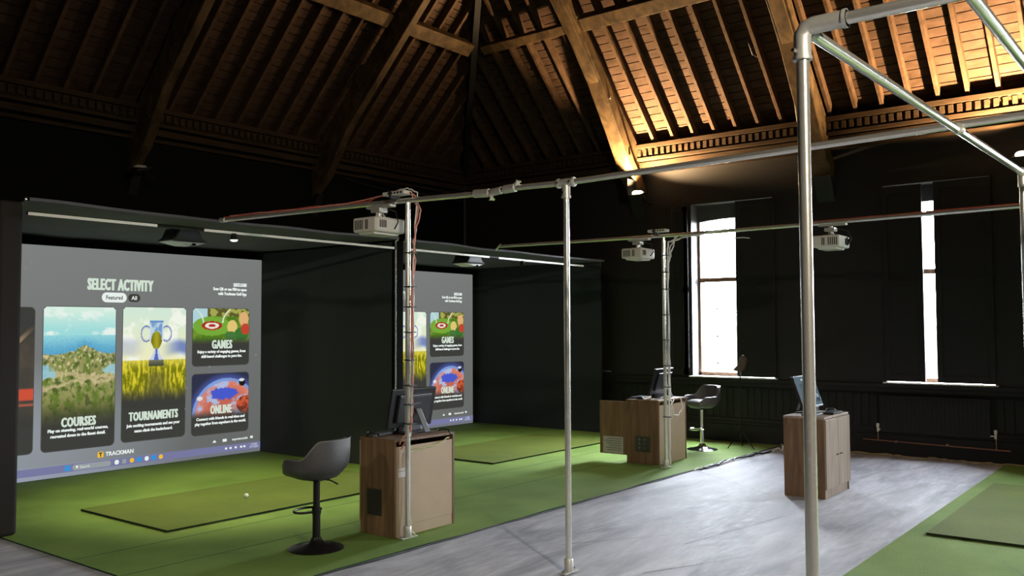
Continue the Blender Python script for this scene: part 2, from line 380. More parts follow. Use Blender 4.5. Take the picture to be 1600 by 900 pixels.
# ------------------------------------------------------------------ trusses and purlins
LOW = [(0, 3.62), (.35, 3.92), (.8, 4.58), (1.3, 5.25), (1.8, 5.80), (2.3, 6.27), (3.0, 6.88), (4.2, 7.95), (6, 9.6)]
def lowz(d):
    for (a, za), (b, zb) in zip(LOW, LOW[1:]):
        if d <= b: return za+(zb-za)*(d-a)/(b-a)
    return LOW[-1][1]
def truss(axis, c, label, wd=.24):
    # axis 'B': truss stands on the window wall at y=c; 'A': on the far wall at x=c
    W = WX if axis == 'B' else WY; ax = 1 if axis == 'B' else 0
    base = (WX, c, 3.7) if axis == 'B' else (c, WY, 3.7)
    tr = thing('roof_truss', label, 'roof truss', base)
    ds = [0, .2, .35, .6, .8, 1.05, 1.3, 1.55, 1.8, 2.3, 3, 4.2, 6]
    def P(d, z): return (W-d, z)
    up = [(d, Z0+d-.125*1.414) for d in ds]
    dep = .36 if axis == 'B' else .52
    pr_low = [(d, Z0+d-.125*1.414-dep) for d in ds]
    MB().prism([P(d, z) for d, z in up]+[P(d, z) for d, z in reversed(pr_low)], ax, c-wd*(.35 if axis == 'B' else .46), c+wd*(.35 if axis == 'B' else .46)).build('principal_rafter', m_truss, tr, bevel=.012)
    dl = [.02]+[d for d in ds if .02 < d <= 4.2]
    lo = [(d, lowz(d)) for d in dl]; hi = [(d, max(lowz(d)+.22, Z0+d-.125*1.414-.35)) if d > 1.2 else (d, lowz(d)+(.24 if axis == 'B' else .42)+.12*d) for d in dl]
    MB().prism([P(d, z) for d, z in lo]+[P(d, z) for d, z in reversed(hi)], ax, c-wd*.5, c+wd*.5).build('arch_brace', m_truss, tr, bevel=.012)
    for d in (.5, 1.05, 1.9):
        z = lowz(d)+.12
        for s_ in (-1, 1):
            q = c+s_*(wd*.5+.008)
            tube([(W-d, c+s_*wd*.5, z), (W-d, q+s_*.01, z)] if ax == 1 else [(c+s_*wd*.5, W-d, z), (q+s_*.01, W-d, z)], .022, 8).build('bolt', m_bolt, tr)
    q = MB()
    if ax == 1: q.prism([(W, 3.35), (W-.16, 3.69), (W, 3.69)], 1, c-wd*.45, c+wd*.45)
    else: q.prism([(W, 3.35), (W-.16, 3.69), (W, 3.69)], 0, c-wd*.45, c+wd*.45)
    q.build('corbel', m_trim, tr)
    return tr
truss('B', 6.95, 'brightly lit curved timber roof truss on the window wall left of the narrow tall window')
truss('B', 4.05, 'curved timber roof truss on the window wall behind the foreground steel post', .26)
truss('B', 1.28, 'timber roof truss on the window wall at the right edge of the frame')
truss('A', 8.67, 'curved timber roof truss with a lit inner edge rising above the middle partition', .13)
truss('A', 5.78, 'dark broad roof truss with a thin lit edge rising above the left bay', .13)
truss('A', 2.6, 'unlit roof truss at the far left over the left bay')
def purlin(P, a, b, t, label, h=.12, dz=.17, wd=.1):
    p0 = [P(a, t, h), P(b, t, h), P(b, t+wd/.7071, h), P(a, t+wd/.7071, h)]; p1 = [P(a, t, h+dz), P(b, t, h+dz), P(b, t+wd/.7071, h+dz), P(a, t+wd/.7071, h+dz)]
    tag(MB().hexa(p0, p1).build('purlin', m_truss, bevel=.008), label, 'roof beam')
T1 = 1.55
purlin(PA, 8.62+.13, WX-T1-.35, T1, 'lit horizontal roof beam between the curved truss and the dark corner')
purlin(PA, 5.72+.13, 8.62-.13, T1, 'horizontal roof beam at the top of the photo between the two left trusses')
purlin(PA, 2.75, 5.72-.13, T1, 'dark horizontal roof beam above the left bay')
purlin(PB, 6.95+.13, WY-T1-.35, T1, 'thin horizontal roof beam from the dark corner to the brightly lit truss', wd=.07, dz=.1)
purlin(PB, 4.05+.14, 6.95-.13, T1, 'wide lit horizontal roof beam above the boarded panel left of the steel post')
purlin(PB, 1.28+.13, 4.05-.14, T1, 'lit horizontal roof beam above the boarded panel at top right')
# slack cables in the far corner
def sag(a, b, s, n=14):
    a, b = Vector(a), Vector(b); return [a.lerp(b, i/n)-Vector((0, 0, s*4*(i/n)*(1-i/n))) for i in range(n+1)]
tag(tube(sag((9.2, 10.5, 4.16), (11.95, 10.45, 3.95), .1), .006, 6).build('loose_cable', m_blk2), 'thin dark cable sagging along the far wall below the cornice, upper one', 'cable')
tag(tube(sag((9.2, 10.5, 4.0), (11.9, 10.3, 4.15), .16), .006, 6).build('loose_cable', m_blk2), 'thin dark cable crossing low in front of the far wall corner', 'cable')
tag(tube([(11.0, 4.75, 7), (11.05, 4.72, 6), (11.1, 4.7, 5.45), (11.2, 4.68, 5.3), (11.4, 4.6, 5.25), (11.6, 4.45, 5.2), (11.8, 4.35, 4.8), (11.95, 4.32, 4.1)], .018, 8).build('hanging_cable', m_bcable, smooth=True), 'black cable hanging beside the truss near the steel post', 'cable')

# up-lights at truss feet
def uplight(loc, power, label, tgt=None, lit=True, cone=156):
    t_ = thing('uplight', label, 'lamp', loc)
    x, y, z = loc
    rot = Matrix.Rotation(R(-18), 3, 'Y')
    mb = MB(); mb.box(x-.1, x+.1, y-.11, y+.11, z-.035, z, rot); mb.build('housing', m_blackmetal, t_, bevel=.008)
    mb = MB(); mb.lathe([(.085, 0), (.08, .02), (.06, .035), (.02, .042)], (x, y, z), 20)
    mb.build('lamp_glass', emis('lit lamp glass', (1, .82, .5), 14) if lit else m_paper, t_)
    MB().tube([(x+.05, y, z-.02), (x+.2, y, z-.12), (WX if x > 11 else x+.2, y, z-.12)], .012, 8).build('bracket', m_blackmetal, t_)
    if lit:
        light('uplight_lamp', 'SPOT', (x-.03, y, z+.065), power, (1, .66, .33), tgt, size=.03, spot=cone, blend=.75, parent=t_)
    if lit and y > 5: box(x-.12, x+.14, y+.105, y+.112, z-.03, z+.22).build('added_light_shield', m_back, t_)  # added plate, keeps this lamp's light off the far roof corner
    return t_
uplight((11.66, 6.73, 3.68), 2300, 'glowing uplight at the foot of the brightly lit truss', (10.9, 5.6, 6.4))
uplight((11.6, 1.62, 3.62), 3200, 'glowing uplight on the window wall at the right edge of the frame', (10.9, 2.6, 6.4), cone=132)
uplight((5.66, 10.2, 3.62), 0, 'unlit uplight at the foot of the dark truss over the left bay', lit=False)

# ------------------------------------------------------------------ turf, mats, ball
def carpet(name, x0, x1, y0, y1, z0, z1, mat, label, edge=None):
    t_ = thing(name, label, 'golf mat' if 'mat' in name else 'turf carpet', ((x0+x1)/2, (y0+y1)/2, z0))
    nx, ny = max(2, int((x1-x0)/.25)), max(2, int((y1-y0)/.25)); mb = MB(); vs = []; fs = []
    def edge_w(x, y): return (.008*math.sin(x*3.1)+.006*math.sin(x*7.7+1)) if 'turf' in name else 0
    for j in range(ny+1):
        for i in range(nx+1):
            x = x0+(x1-x0)*i/nx; y = y0+(y1-y0)*j/ny
            if j == 0 and name == 'turf_carpet': y += edge_w(x, y)
            vs.append((x, y, z1))
    for j in range(ny):
        for i in range(nx): a = j*(nx+1)+i; fs.append((a, a+1, a+nx+2, a+nx+1))
    mb.add(vs, fs); mb.build('pile', mat, t_)
    e = MB(); e.box(x0+.003, x1-.003, y0+.018, y1-.003, z0+.0005, z1-.0015); e.build('backing', edge or m_turfback, t_)
    return t_
carpet('turf_carpet', 3.09, 12.04, 4.74, 10.5, 0.001, .014, m_turf, 'bright green artificial turf carpet under the two left golf bays')
tag(tube([(3.09+i*.15, 4.728+.008*math.sin(i*.47)+.006*math.sin(i*1.15), .006) for i in range(60)], .006, 6).build('turf_edge_trim', m_bcable), 'dark edge strip along the front of the left turf', 'edge strip')
carpet('turf_carpet', 5.2, 12.04, -4.5, 1.95, 0.001, .014, m_turf, 'green artificial turf carpet at the right edge of the photo')
carpet('hitting_mat', 3.97, 6.9, 6.66, 8.1, .0145, .034, m_mat, 'olive green hitting mat in the left bay with a golf ball', m_matedge)
carpet('hitting_mat', 8.32, 11.0, 6.82, 8.2, .0145, .034, m_mat, 'green hitting mat in the second bay', m_matedge)
carpet('hitting_mat', 7.55, 10.35, .2, 1.8, .0145, .034, m_mat, 'olive green hitting mat on the turf at the right edge', m_matedge)
for y, n in ((6.42, 'upper'), (5.75, 'lower')):
    tag(box(3.1, 12.0, y, y+.006, .0142, .0152).build('turf_seam', m_turfback), 'thin dark seam line in the left turf, %s one' % ('nearer the mats' if n == 'upper' else 'nearer the cabinets'), 'seam')
ball = MB(); ns = 24
ball.lathe([(.0215*math.sin(math.pi*i/12), -.0215*math.cos(math.pi*i/12)) for i in range(13)][1:-1], (5.19, 7.33, .0565), 20)
tag(ball.build('golf_ball', m_white, smooth=True), 'white golf ball on the hitting mat in the left bay', 'golf ball')

# ------------------------------------------------------------------ golf bay enclosures
def wavy(x0, y0, x1, y1, z0, z1, th, seedv):
    """fabric panel between two plan points with gentle ripples and real thickness"""
    n, m = 26, 16; d = Vector((x1-x0, y1-y0)); L = d.length; d.normalize(); nn = Vector((-d.y, d.x)); vs = []
    for s_ in (0, 1):
        for j in range(m+1):
            for i in range(n+1):
                u, v = i/n, j/m; z = z0+(z1-z0)*v
                r = (.008*noise.noise((u*4, v*1.5, seedv))+.004*noise.noise((u*14, v*2, seedv+3)))*math.sin(math.pi*u)*2
                off = (r if s_ == 0 else r)+(th if s_ else 0)
                p = Vector((x0, y0))+d*L*u+nn*off; vs.append((p.x, p.y, z))
    fs = []; N = (n+1)*(m+1)
    for s_ in (0, 1):
        for j in range(m):
            for i in range(n): a = s_*N+j*(n+1)+i; fs.append((a, a+1, a+n+2, a+n+1))
    for j in range(m):
        for i in (0, n): a = j*(n+1)+i; fs.append((a, a+n+1, a+N+n+1, a+N))
    for i in range(n):
        for j in (0, m): a = j*(n+1)+i; fs.append((a, a+1, a+N+1, a+N))
    return MB().add(vs, fs)
enc = thing('golf_bay_enclosure', 'black fabric golf simulator enclosure with two bays against the far wall', 'golf enclosure', (7.4, 9, .015))
YF, YB, ZR = 7.56, 10.28, 2.70
# side panels
o = box(3.02, 3.2, 7.56, YB, .016, 2.70).build('side_panel', m_pad, enc, bevel=.03, seg=3); o['label'] = 'brown black padded side panel'
wavy(7.36, YB, 7.36, YF+.03, .016, 2.68, .03, 1.0).build('partition_panel', m_cloth, enc, smooth=True)
wavy(7.49, YB, 7.49, YF+.03, .016, 2.68, .03, 5.0).build('partition_panel', m_cloth, enc, smooth=True)
box(7.37, 7.51, YF-.02, YF+.03, .016, 2.70).build('partition_end', m_back, enc, bevel=.006)
wavy(11.86, YB, 11.86, YF-.02, .016, 2.74, .03, 9.0).build('side_panel', m_cloth, enc, smooth=True)
box(3.2, 11.86, YB, YB+.03, .016, 2.74).build('back_panel', plain('black back cloth', (.004, .004, .004), .9), enc)
tube([(7.372, YF-.03, .3), (7.372, YF-.03, 2.69)], .009, 8).build('edge_tube', m_galv, enc)
# roof cloth with a sagging front hem
def roofcloth(x0, x1, name):
    n, m = 40, 12; vs = []
    for s_ in (0, 1):
        for j in range(m+1):
            for i in range(n+1):
                u, v = i/n, j/m; z = ZR+.015*noise.noise((u*6, v*3, x0))-.015*math.sin(math.pi*u)*(1-v)
                vs.append((x0+(x1-x0)*u, YF-.1+(YB-YF+.1)*v, z+s_*.025))
    fs = []; N = (n+1)*(m+1)
    for s_ in (0, 1):
        for j in range(m):
            for i in range(n): a = s_*N+j*(n+1)+i; fs.append((a, a+1, a+n+2, a+n+1))
    for i in range(n):
        for j in (0, m): a = j*(n+1)+i; fs.append((a, a+1, a+N+1, a+N))
    return MB().add(vs, fs).build(name, m_roofcloth, enc, smooth=True)
roofcloth(3.2, 7.36, 'roof_cloth'); roofcloth(7.52, 11.86, 'roof_cloth')
for x0, x1, segs in ((3.2, 7.36, ((3.2, 4.32), (4.8, 7.3))), (7.52, 11.8, ((7.54, 9.05), (9.25, 11.3)))):
    tube([(x0, YF-.06, 2.6), (x1, YF-.06, 2.6)], .016, 10).build('front_rail', m_blackmetal, enc, smooth=True)
    for a, b in segs: box(a, b, YF-.083, YF-.076, 2.584, 2.608).build('rail_cover', m_whitebar, enc)
for p in ((3.205, YF-.03, 2.72), (7.37, YF-.05, 2.70), (7.5, YF-.05, 2.70)):
    MB().lathe([(.004, -.02), (.018, -.012), (.02, 0), (.012, .016), (.004, .02)], p, 12).build('corner_cap', m_bolt, enc, smooth=True)

# impact screens with the projected menu
SX0, SX1, SZ0, SZ1, SY = 3.35, 7.405, .02, 2.59, 10.10
m_pic = attr_emis('projected picture', .95)
E_bg = attr_emis('menu background with painted hot spot', 1.0)
E_card = emis('projected card grey', srgb(62, 62, 58)); E_white = emis('projected white', srgb(232, 240, 235), 1.0); E_title = emis('projected title white', srgb(208, 224, 208), 1.0)
E_tb = emis('projected taskbar blue', srgb(118, 120, 160)); E_pill = emis('projected pill grey', srgb(150, 155, 158)); E_dark = emis('projected dark letters', srgb(60, 62, 60))
E_yel = emis('projected yellow', srgb(240, 190, 50)); E_blue = emis('projected blue', srgb(40, 150, 220)); E_ln = emis('projected card outline', srgb(135, 138, 138))
E_org = emis('projected orange', srgb(220, 90, 60)); E_shadow = emis('projected card rim', srgb(80, 82, 80))
def grid_pic(name, x0, x1, z0, z1, y, fn, mat, parent, res=.009, rad=.0, drop=None):
    nx, nz = max(2, int((x1-x0)/res)), max(2, int((z1-z0)/res)); vs = []; cols = []; fs = []
    for j in range(nz+1):
        for i in range(nx+1):
            u, v = i/nx, j/nz; vs.append((x0+(x1-x0)*u, y, z0+(z1-z0)*v)); cols.append(fn(u, v))
    W_, H_ = x1-x0, z1-z0
    for j in range(nz):
        for i in range(nx):
            px, pz = (i+.5)/nx*W_, (j+.5)/nz*H_
            if rad:
                dx = max(rad-px, px-(W_-rad), 0); dz = max(pz-(H_-rad), 0)
                if rad > 0 and dx*dx+dz*dz > rad*rad: continue
            a = j*(nx+1)+i; fs.append((a, a+1, a+nx+2, a+nx+1))
    off = wloc(parent); me = bpy.data.meshes.new(name); me.from_pydata([(v[0]-off[0], v[1]-off[1], v[2]-off[2]) for v in vs], [], fs)
    ca = me.color_attributes.new('picture', 'FLOAT_COLOR', 'POINT')
    ca.data.foreach_set('color', np.array([(*c, 1) for c in cols], dtype=np.float32).ravel())
    me.materials.append(mat); o = bpy.data.objects.new(name, me); COL.objects.link(o); o.parent = parent; return o
def N(x, y, z=0.): return noise.noise((x, y, z))
def FB(x, y, z=0., o=5):
    s_, a = 0, 1
    for i in range(o): s_ += a*noise.noise((x, y, z+i*7)); a *= .55; x *= 2; y *= 2
    return s_
def mixc(a, b, t): t = max(0, min(1, t)); return tuple(p+(q-p)*t for p, q in zip(a, b))
C = lambda r, g, b: srgb(max(0, min(255, r)), max(0, min(255, g)), max(0, min(255, b)))
def ss(a, b, x): t = max(0, min(1, (x-a)/(b-a))); return t*t*(3-2*t)
CARD = (62, 62, 58)
def bg_hotspot(u, v):
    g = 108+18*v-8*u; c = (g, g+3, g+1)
    k = max(0, 1-((u-.15)**2*3+(v-.12)**2*6)); c = (c[0]+34*k, c[1]+37*k, c[2]+46*k)  # projector hot-spot painted into the emission, brightest at lower left
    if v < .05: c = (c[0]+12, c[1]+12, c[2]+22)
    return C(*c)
def courses(u, v):
    hz = .71; n1 = FB(u*9, v*14, 1); n2 = N(u*40, v*60, 4)
    head = .665+.05*math.exp(-((u-.57)/.16)**2)+.015*FB(u*10, 0, 3)+.01*(1-abs(u-.5)*2)
    if v > .80:
        c = mixc((160, 222, 222), (214, 242, 226), ss(.8, 1, v)); k = ss(.05, .5, FB(u*3, v*9, 9)); c = mixc(c, (232, 246, 238), k)
    elif v > head:
        c = mixc((92, 168, 205), (150, 215, 222), ss(head, .81, v)); c = tuple(x+10*N(u*30, v*80) for x in c)
    else:
        c = mixc((150, 150, 92), (104, 126, 52), ss(-.3, .5, n1)); k = ss(.12, .45, FB(u*22, v*30, 12)); c = mixc(c, (226, 214, 168), k*.8*ss(.35, .55, v))
        k = ss(.15, .4, FB(u*14+3, v*20, 31)); c = mixc(c, (74, 88, 44), k*.8)
        c = mixc(c, (208, 190, 146), .8*ss(.018, .004, min(abs(v-(.50+.03*math.sin(u*6)+.02*n1)), abs(v-(.43+.09*u+.02*n1)), abs(v-(.55-.06*u+.02*n2)))))
        c = mixc(c, (150, 205, 225), .85*ss(1.15, .8, math.hypot(u/.15, (v-.54)/.05)+.5*n1))
        c = mixc(c, (160, 210, 226), .85*ss(1.15, .8, math.hypot((1-u)/.17, (v-.55)/.04)+.5*n1))
        if v > head-.05: c = mixc(c, (218, 206, 172), .5*ss(0, .3, FB(u*40, v*40, 2)))
        d = ss(.40, .24, v); c = mixc(c, (78, 86, 42), d*.55)
        c = mixc(c, CARD, ss(.34, .14, v))
    return C(*c)
def tourn(u, v):
    hz = .60
    if v > hz:
        c = mixc((240, 240, 196), (214, 236, 218), ss(hz, 1, v)); k = ss(.05, .45, FB(u*3, v*7, 5)); c = mixc(c, (246, 250, 236), k)
        if u > .5: k = ss(.08, .02, abs(v-.68-.02*math.sin(u*9)))*ss(.55, .95, u); c = mixc(c, (120, 138, 190), k)
        k = ss(.09, .03, abs(v-.70))*ss(.4, .1, u); c = mixc(c, (170, 180, 214), k*.5)
    else:
        k = ss(-.2, .35, FB(u*26, v*12, 3)); c = mixc((122, 124, 20), (222, 208, 52), k)
        c = mixc(c, (244, 226, 96), ss(.52, .6, v)*.6)
        k = math.exp(-((u-.52)/.17)**2)*ss(.56, .46, v); c = mixc(c, (98, 96, 52), k*.75)
        c = mixc(c, CARD, ss(.42, .28, v+.03*FB(u*9, 0, 8)))
    # trophy
    x = u-.52; y = v
    if .555 < y < .60 and abs(x) < .12: c = mixc((70, 74, 60), (120, 120, 96), (y-.555)/.045)
    if .60 <= y < .685:
        wv = .035+.085*((.685-y)/.085)**1.7
        if abs(x) < wv: c = (86, 110, 190) if abs(x) < wv*.35 else (206, 214, 232)
    if .685 <= y < .90:
        wv = .105*min(1, ((y-.675)/.09)**.5) if y < .78 else .105+.008*(y-.78)/.12
        if abs(x) < wv:
            c = mixc((120, 160, 205), (188, 214, 228), ss(-.2, .3, FB(u*14, v*16, 2)))
            if abs(x) > wv-.018: c = (206, 222, 236)
            if (x/.085)**2+((y-.745)/.075)**2 < 1: c = mixc((168, 164, 40), (120, 112, 22), ss(.0, .09, abs(x)))
            if y > .885: c = (110, 150, 206)
    r = math.hypot((abs(x)-.16)/.085, (y-.80)/.06)
    if .74 < r < 1.05 and abs(x) > .105: c = (96, 106, 170) if r > .9 else (200, 208, 224)
    return C(*c)
def games(u, v):
    c = mixc((118, 150, 52), (84, 126, 34), ss(-.3, .3, FB(u*5, v*5, 7)))
    if v > .86: c = (96, 92, 44) if N(u*14, v*14) > 0 else (168, 170, 84)
    if u < .25 and v > .66+u*.5: c = (178, 214, 220)
    r = math.hypot((u-.33)/.17, (v-.70)/.075)
    r2 = math.hypot((u-.33)/.33, (v-.69)/.17)
    if r2 < 1: c = (120, 172, 58)
    if r < 1.05: c = (172, 44, 36)
    if r < .72: c = (236, 232, 214)
    if r < .36: c = (176, 40, 36)
    for cx in (.18, .52):
        q = abs(u-cx-.55*(v-.75)**2*(-1 if cx < .3 else 1)*4)
        if v > .75 and q < .012: c = (222, 236, 214)
    # plain round shapes standing in for the cartoon figures
    for cx, cz, rx, rz, col in ((.90, .82, .09, .13, (226, 178, 120)), (.69, .68, .09, .12, (228, 200, 120)), (.86, .55, .13, .12, (60, 118, 52)), (.66, .52, .1, .08, (72, 122, 60)), (.93, .64, .08, .1, (196, 70, 50))):
        if ((u-cx)/rx)**2+((v-cz)/rz)**2 < 1: c = col
    c = mixc(c, CARD, ss(.52, .36, v)); return C(*c)
def online(u, v):
    c = mixc(CARD, (50, 52, 74), ss(.3, .6, v)); cx, cz, rr = .60, .28, .60; d = math.hypot(u-cx, (v-cz)*.94)
    if d < rr:
        t_ = 1-d/rr; c = mixc((224, 132, 110), (196, 104, 84), ss(0, .5, t_)); 
        c = mixc(c, (178, 190, 226), ss(-.1, .35, FB(u*3+2, v*4, 2)))
        if ((u-.55)/.24)**2+((v-.66)/.10)**2 < 1+.6*N(u*16, v*16): c = (74, 92, 206)
        if d > rr-.05: c = mixc((110, 160, 236), c, .2)
    elif d < rr+.14: c = mixc((70, 84, 150), c, ss(0, .12, d-rr))
    if ((u-.88)/.06)**2+((v-.83)/.06)**2 < 1: c = (32, 30, 30)
    if ((u-.87)/.05)**2+((v-.875)/.025)**2 < 1: c = (226, 230, 232)
    if ((u-.13)/.05)**2+((v-.60)/.035)**2 < 1: c = (222, 226, 228)
    if ((u-.94)/.16)**2+((v-.46)/.15)**2 < 1: c = mixc((206, 92, 58), (120, 54, 40), ss(-.1, .3, FB(u*9, v*9, 5)))
    c = mixc(c, CARD, ss(.42, .26, v)); return C(*c)
def leftcard(u, v):
    c = mixc(CARD, (96, 84, 70), .4+.4*FB(u*4, v*6, 3)); 
    if abs((v-.62)-(u-.5)*.5) < .02: c = (196, 160, 120)
    if .36 < v < .44: c = (206, 84, 60)
    if .325 < v < .345: c = (180, 96, 74)
    c = mixc(c, CARD, ss(.3, .2, v)); c = mixc(c, CARD, ss(.7, .9, v)); return C(*c)
def rrect(x0, x1, z0, z1, r, y, n=5):
    pts = []
    for cx, cz, a0 in ((x1-r, z1-r, 0), (x0+r, z1-r, 90), (x0+r, z0+r, 180), (x1-r, z0+r, 270)):
        for i in range(n+1): a = R(a0+90*i/n); pts.append((cx+r*math.cos(a), y, cz+r*math.sin(a)))
    return MB().add(pts, [tuple(range(len(pts)))])
def text(s_, cx, cz, cap, y, mat, parent, width=None, align='CENTER', name='lettering', bold=.0, sx=1.0, dbl=0):
    dbl *= .62
    cu = bpy.data.curves.new('t', 'FONT'); cu.body = s_; cu.align_x = align; cu.size = cap/.69; cu.offset = bold*cap; cu.resolution_u = 2; cu.space_character = 1.14 if dbl > .004 else 1.0
    to = bpy.data.objects.new('t', cu); COL.objects.link(to)
    dg = bpy.context.evaluated_depsgraph_get(); me = bpy.data.meshes.new_from_object(to.evaluated_get(dg))
    bpy.data.objects.remove(to); xs = [v.co.x for v in me.vertices]; k = sx
    if width: k = width/(max(xs)-min(xs))
    off = wloc(parent)
    for v in me.vertices: v.co = Vector((cx+v.co.x*k-off.x, y-off.y, cz-cap/2+v.co.y-off.z))
    if dbl:                                             # heavier stroke: the outline repeated a few millimetres sideways
        vs = [tuple(v.co) for v in me.vertices]; fs = [tuple(p.vertices) for p in me.polygons]; n = len(vs)
        av = []; af = []
        for q, dx in enumerate((-dbl, 0, dbl)):
            av += [(v[0]+dx, v[1]-.0002*q, v[2]) for v in vs]; af += [tuple(i+n*q for i in f) for f in fs]
        me = bpy.data.meshes.new(name); me.from_pydata(av, [], af)
    me.materials.clear(); me.materials.append(mat); o = bpy.data.objects.new(name, me); COL.objects.link(o); o.parent = parent; return o

def make_screen():
    s_ = thing('impact_screen', 'white golf impact screen in the left bay showing the full activity menu', 'projection screen', ((SX0+SX1)/2, SY, SZ0))
    box(SX0, SX1, SY, SY+.012, SZ0, SZ1).build('screen_cloth', plain('white screen cloth', (.5, .5, .5), .8), s_)
    grid_pic('projected_background', SX0, SX1, SZ0, SZ1, SY-.001, bg_hotspot, E_bg, s_, .05)
    y1, y2, y3 = SY-.003, SY-.005, SY-.007
    box(SX0, SX1, SY-.0025, SY-.0015, .065, .148).build('taskbar', E_tb, s_)
    def card(x0, x1, z0, z1, pz0, fn, res=.009, nm='card'):
        c = rrect(x0, x1, z0, z1, .05, y1).build(nm, E_card, s_)
        rrect(x0-.008, x1+.008, z0-.008, z1+.008, .056, SY-.002).build('card_outline', E_shadow, c)
        grid_pic('card_picture', x0, x1, pz0, z1, y2, fn, m_pic, c, res, .05); return c
    def crop(f, z0, z1, p0): return lambda u, v: f(u, (p0+(z1-p0)*v-z0)/(z1-z0))
    a = (4.505, 5.325, .315, 1.915); card(a[0], a[1], a[2], a[3], .50, crop(courses, a[2], a[3], .50), .0085)
    b = (5.415, 6.235, .33, 1.923); card(b[0], b[1], b[2], b[3], .72, crop(tourn, b[2], b[3], .72), .0085)
    g = (6.33, 7.165, 1.19, 1.923); card(*g, 1.40, crop(games, 1.19, 1.923, 1.40), .0085)
    n_ = (6.33, 7.165, .315, 1.085); card(*n_, .52, crop(online, .315, 1.085, .52), .0085)
    l = (3.595, 4.41, .315, 1.90); card(*l, .6, crop(leftcard, .315, 1.9, .6), .02)
    text('SELECT ACTIVITY', 5.385, 2.183, .125, y2, E_title, s_, width=.80, bold=.04, dbl=.011)
    p = rrect(5.155, 5.455, 1.975, 2.09, .055, y1).build('tab_button', E_white, s_); text('Featured', 5.305, 2.033, .045, y2, E_dark, p, width=.2, bold=.03)
    p = rrect(5.475, 5.625, 1.985, 2.08, .045, y1).build('tab_button', E_card, s_); text('All', 5.55, 2.033, .045, y2, E_white, p, width=.07, bold=.03)
    text('QUICK LOGIN', 7.12, 2.24, .042, y2, E_white, s_, width=.20, align='RIGHT', bold=.04, dbl=.004)
    text('Scan QR or use PIN to open', 7.12, 2.18, .036, y2, E_white, s_, width=.5, align='RIGHT', bold=.04, dbl=.004)
    text('with Trackman Golf App', 7.12, 2.12, .036, y2, E_white, s_, width=.43, align='RIGHT', bold=.04, dbl=.004)
    def cap(t1, x, z, w_, h, lines):
        text(t1, x, z, h, y3, E_title, s_, width=w_, bold=.03, dbl=.009)
        for (ln, lz, lw) in lines: text(ln, x, lz, .034, y3, E_white, s_, width=lw, bold=.04, dbl=.003)
    cap('COURSES', 4.91, .622, .385, .10, (('Play on stunning, real-world courses,', .537, .68), ('recreated down to the finest detail.', .475, .62)))
    cap('TOURNAMENTS', 5.82, .622, .63, .10, (('Join exciting tournaments and see your', .515, .69), ('name climb the leaderboard.', .45, .49)))
    cap('GAMES', 6.755, 1.462, .295, .105, (('Enjoy a variety of engaging games, from', 1.37, .71), ('skill-based challenges to pure fun.', 1.31, .6)))
    cap('ONLINE', 6.75, .625, .31, .105, (('Connect with friends in real-time and', .515, .71), ('play together from anywhere in the world.', .455, .75)))
    text('TRACKMAN', 5.40, .218, .045, y2, E_white, s_, width=.34, bold=.05)
    lg = rrect(5.135, 5.205, .185, .25, .01, y1).build('logo', E_yel, s_); text('T', 5.17, .218, .04, y2, E_dark, lg, bold=.1)
    # taskbar: start symbol, search field, small icons
    t0 = MB()
    for dx in (0, .031):
        for dz in (0, .031): t0.box(4.765+dx, 4.792+dx, y2, y1, .078+dz, .105+dz)
    t0.build('start_symbol', E_blue, s_)
    q = rrect(4.85, 5.295, .075, .138, .03, y1).build('search_field', E_pill, s_); text('Search', 4.99, .107, .028, y2, E_white, q, width=.11)
    tube([(4.90, y2, .112), (4.90, y2-.001, .112)], .014, 12).build('search_symbol', E_white, q)
    for i, (x, e) in enumerate(((5.365, E_white), (5.456, E_pill), (5.551, E_yel), (5.64, E_blue), (5.737, E_white), (5.827, E_blue), (5.92, E_yel))):
        k = rrect(x-.026, x+.026, .082, .134, .012 if i % 2 else .02, y1).build('taskbar_icon', e, s_)
    for x in (6.832, 6.9, 6.977, 7.06, 7.11): box(x-.015, x+.015, y2, y1, .095, .12).build('tray_icon', E_white, s_)
    text('12:04', 7.255, .123, .024, y2, E_white, s_, width=.09); text('19/11/2024', 7.255, .09, .024, y2, E_white, s_, width=.13)
    MB().add([(6.63, y1, .2), (6.69, y1, .2), (6.66, y1, .235)], [(0, 1, 2)]).build('status_icon', E_white, s_)
    f_ = box(6.78, 6.84, y2, y1, .198, .234).build('status_icon', E_white, s_)
    text('experienceclub', 7.04, .218, .03, y2, E_white, s_, width=.24, bold=.04); box(7.2, 7.24, y2, y1, .205, .235).build('status_icon', E_white, s_)
    rs = random.Random(3); sp = MB()
    for i in range(34):
        x, z = rs.uniform(SX0+.1, SX1-.05), rs.uniform(.2, 2.4); r = rs.uniform(.004, .009); sp.box(x-r, x+r, SY-.0025, SY-.0015, z-r, z+r)
    sp.build('light_speck', emis('projected speck', srgb(140, 140, 132)), s_)
    return s_
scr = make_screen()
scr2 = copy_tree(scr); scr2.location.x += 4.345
scr2['label'] = 'golf impact screen in the second bay, its left side hidden by the middle partition'

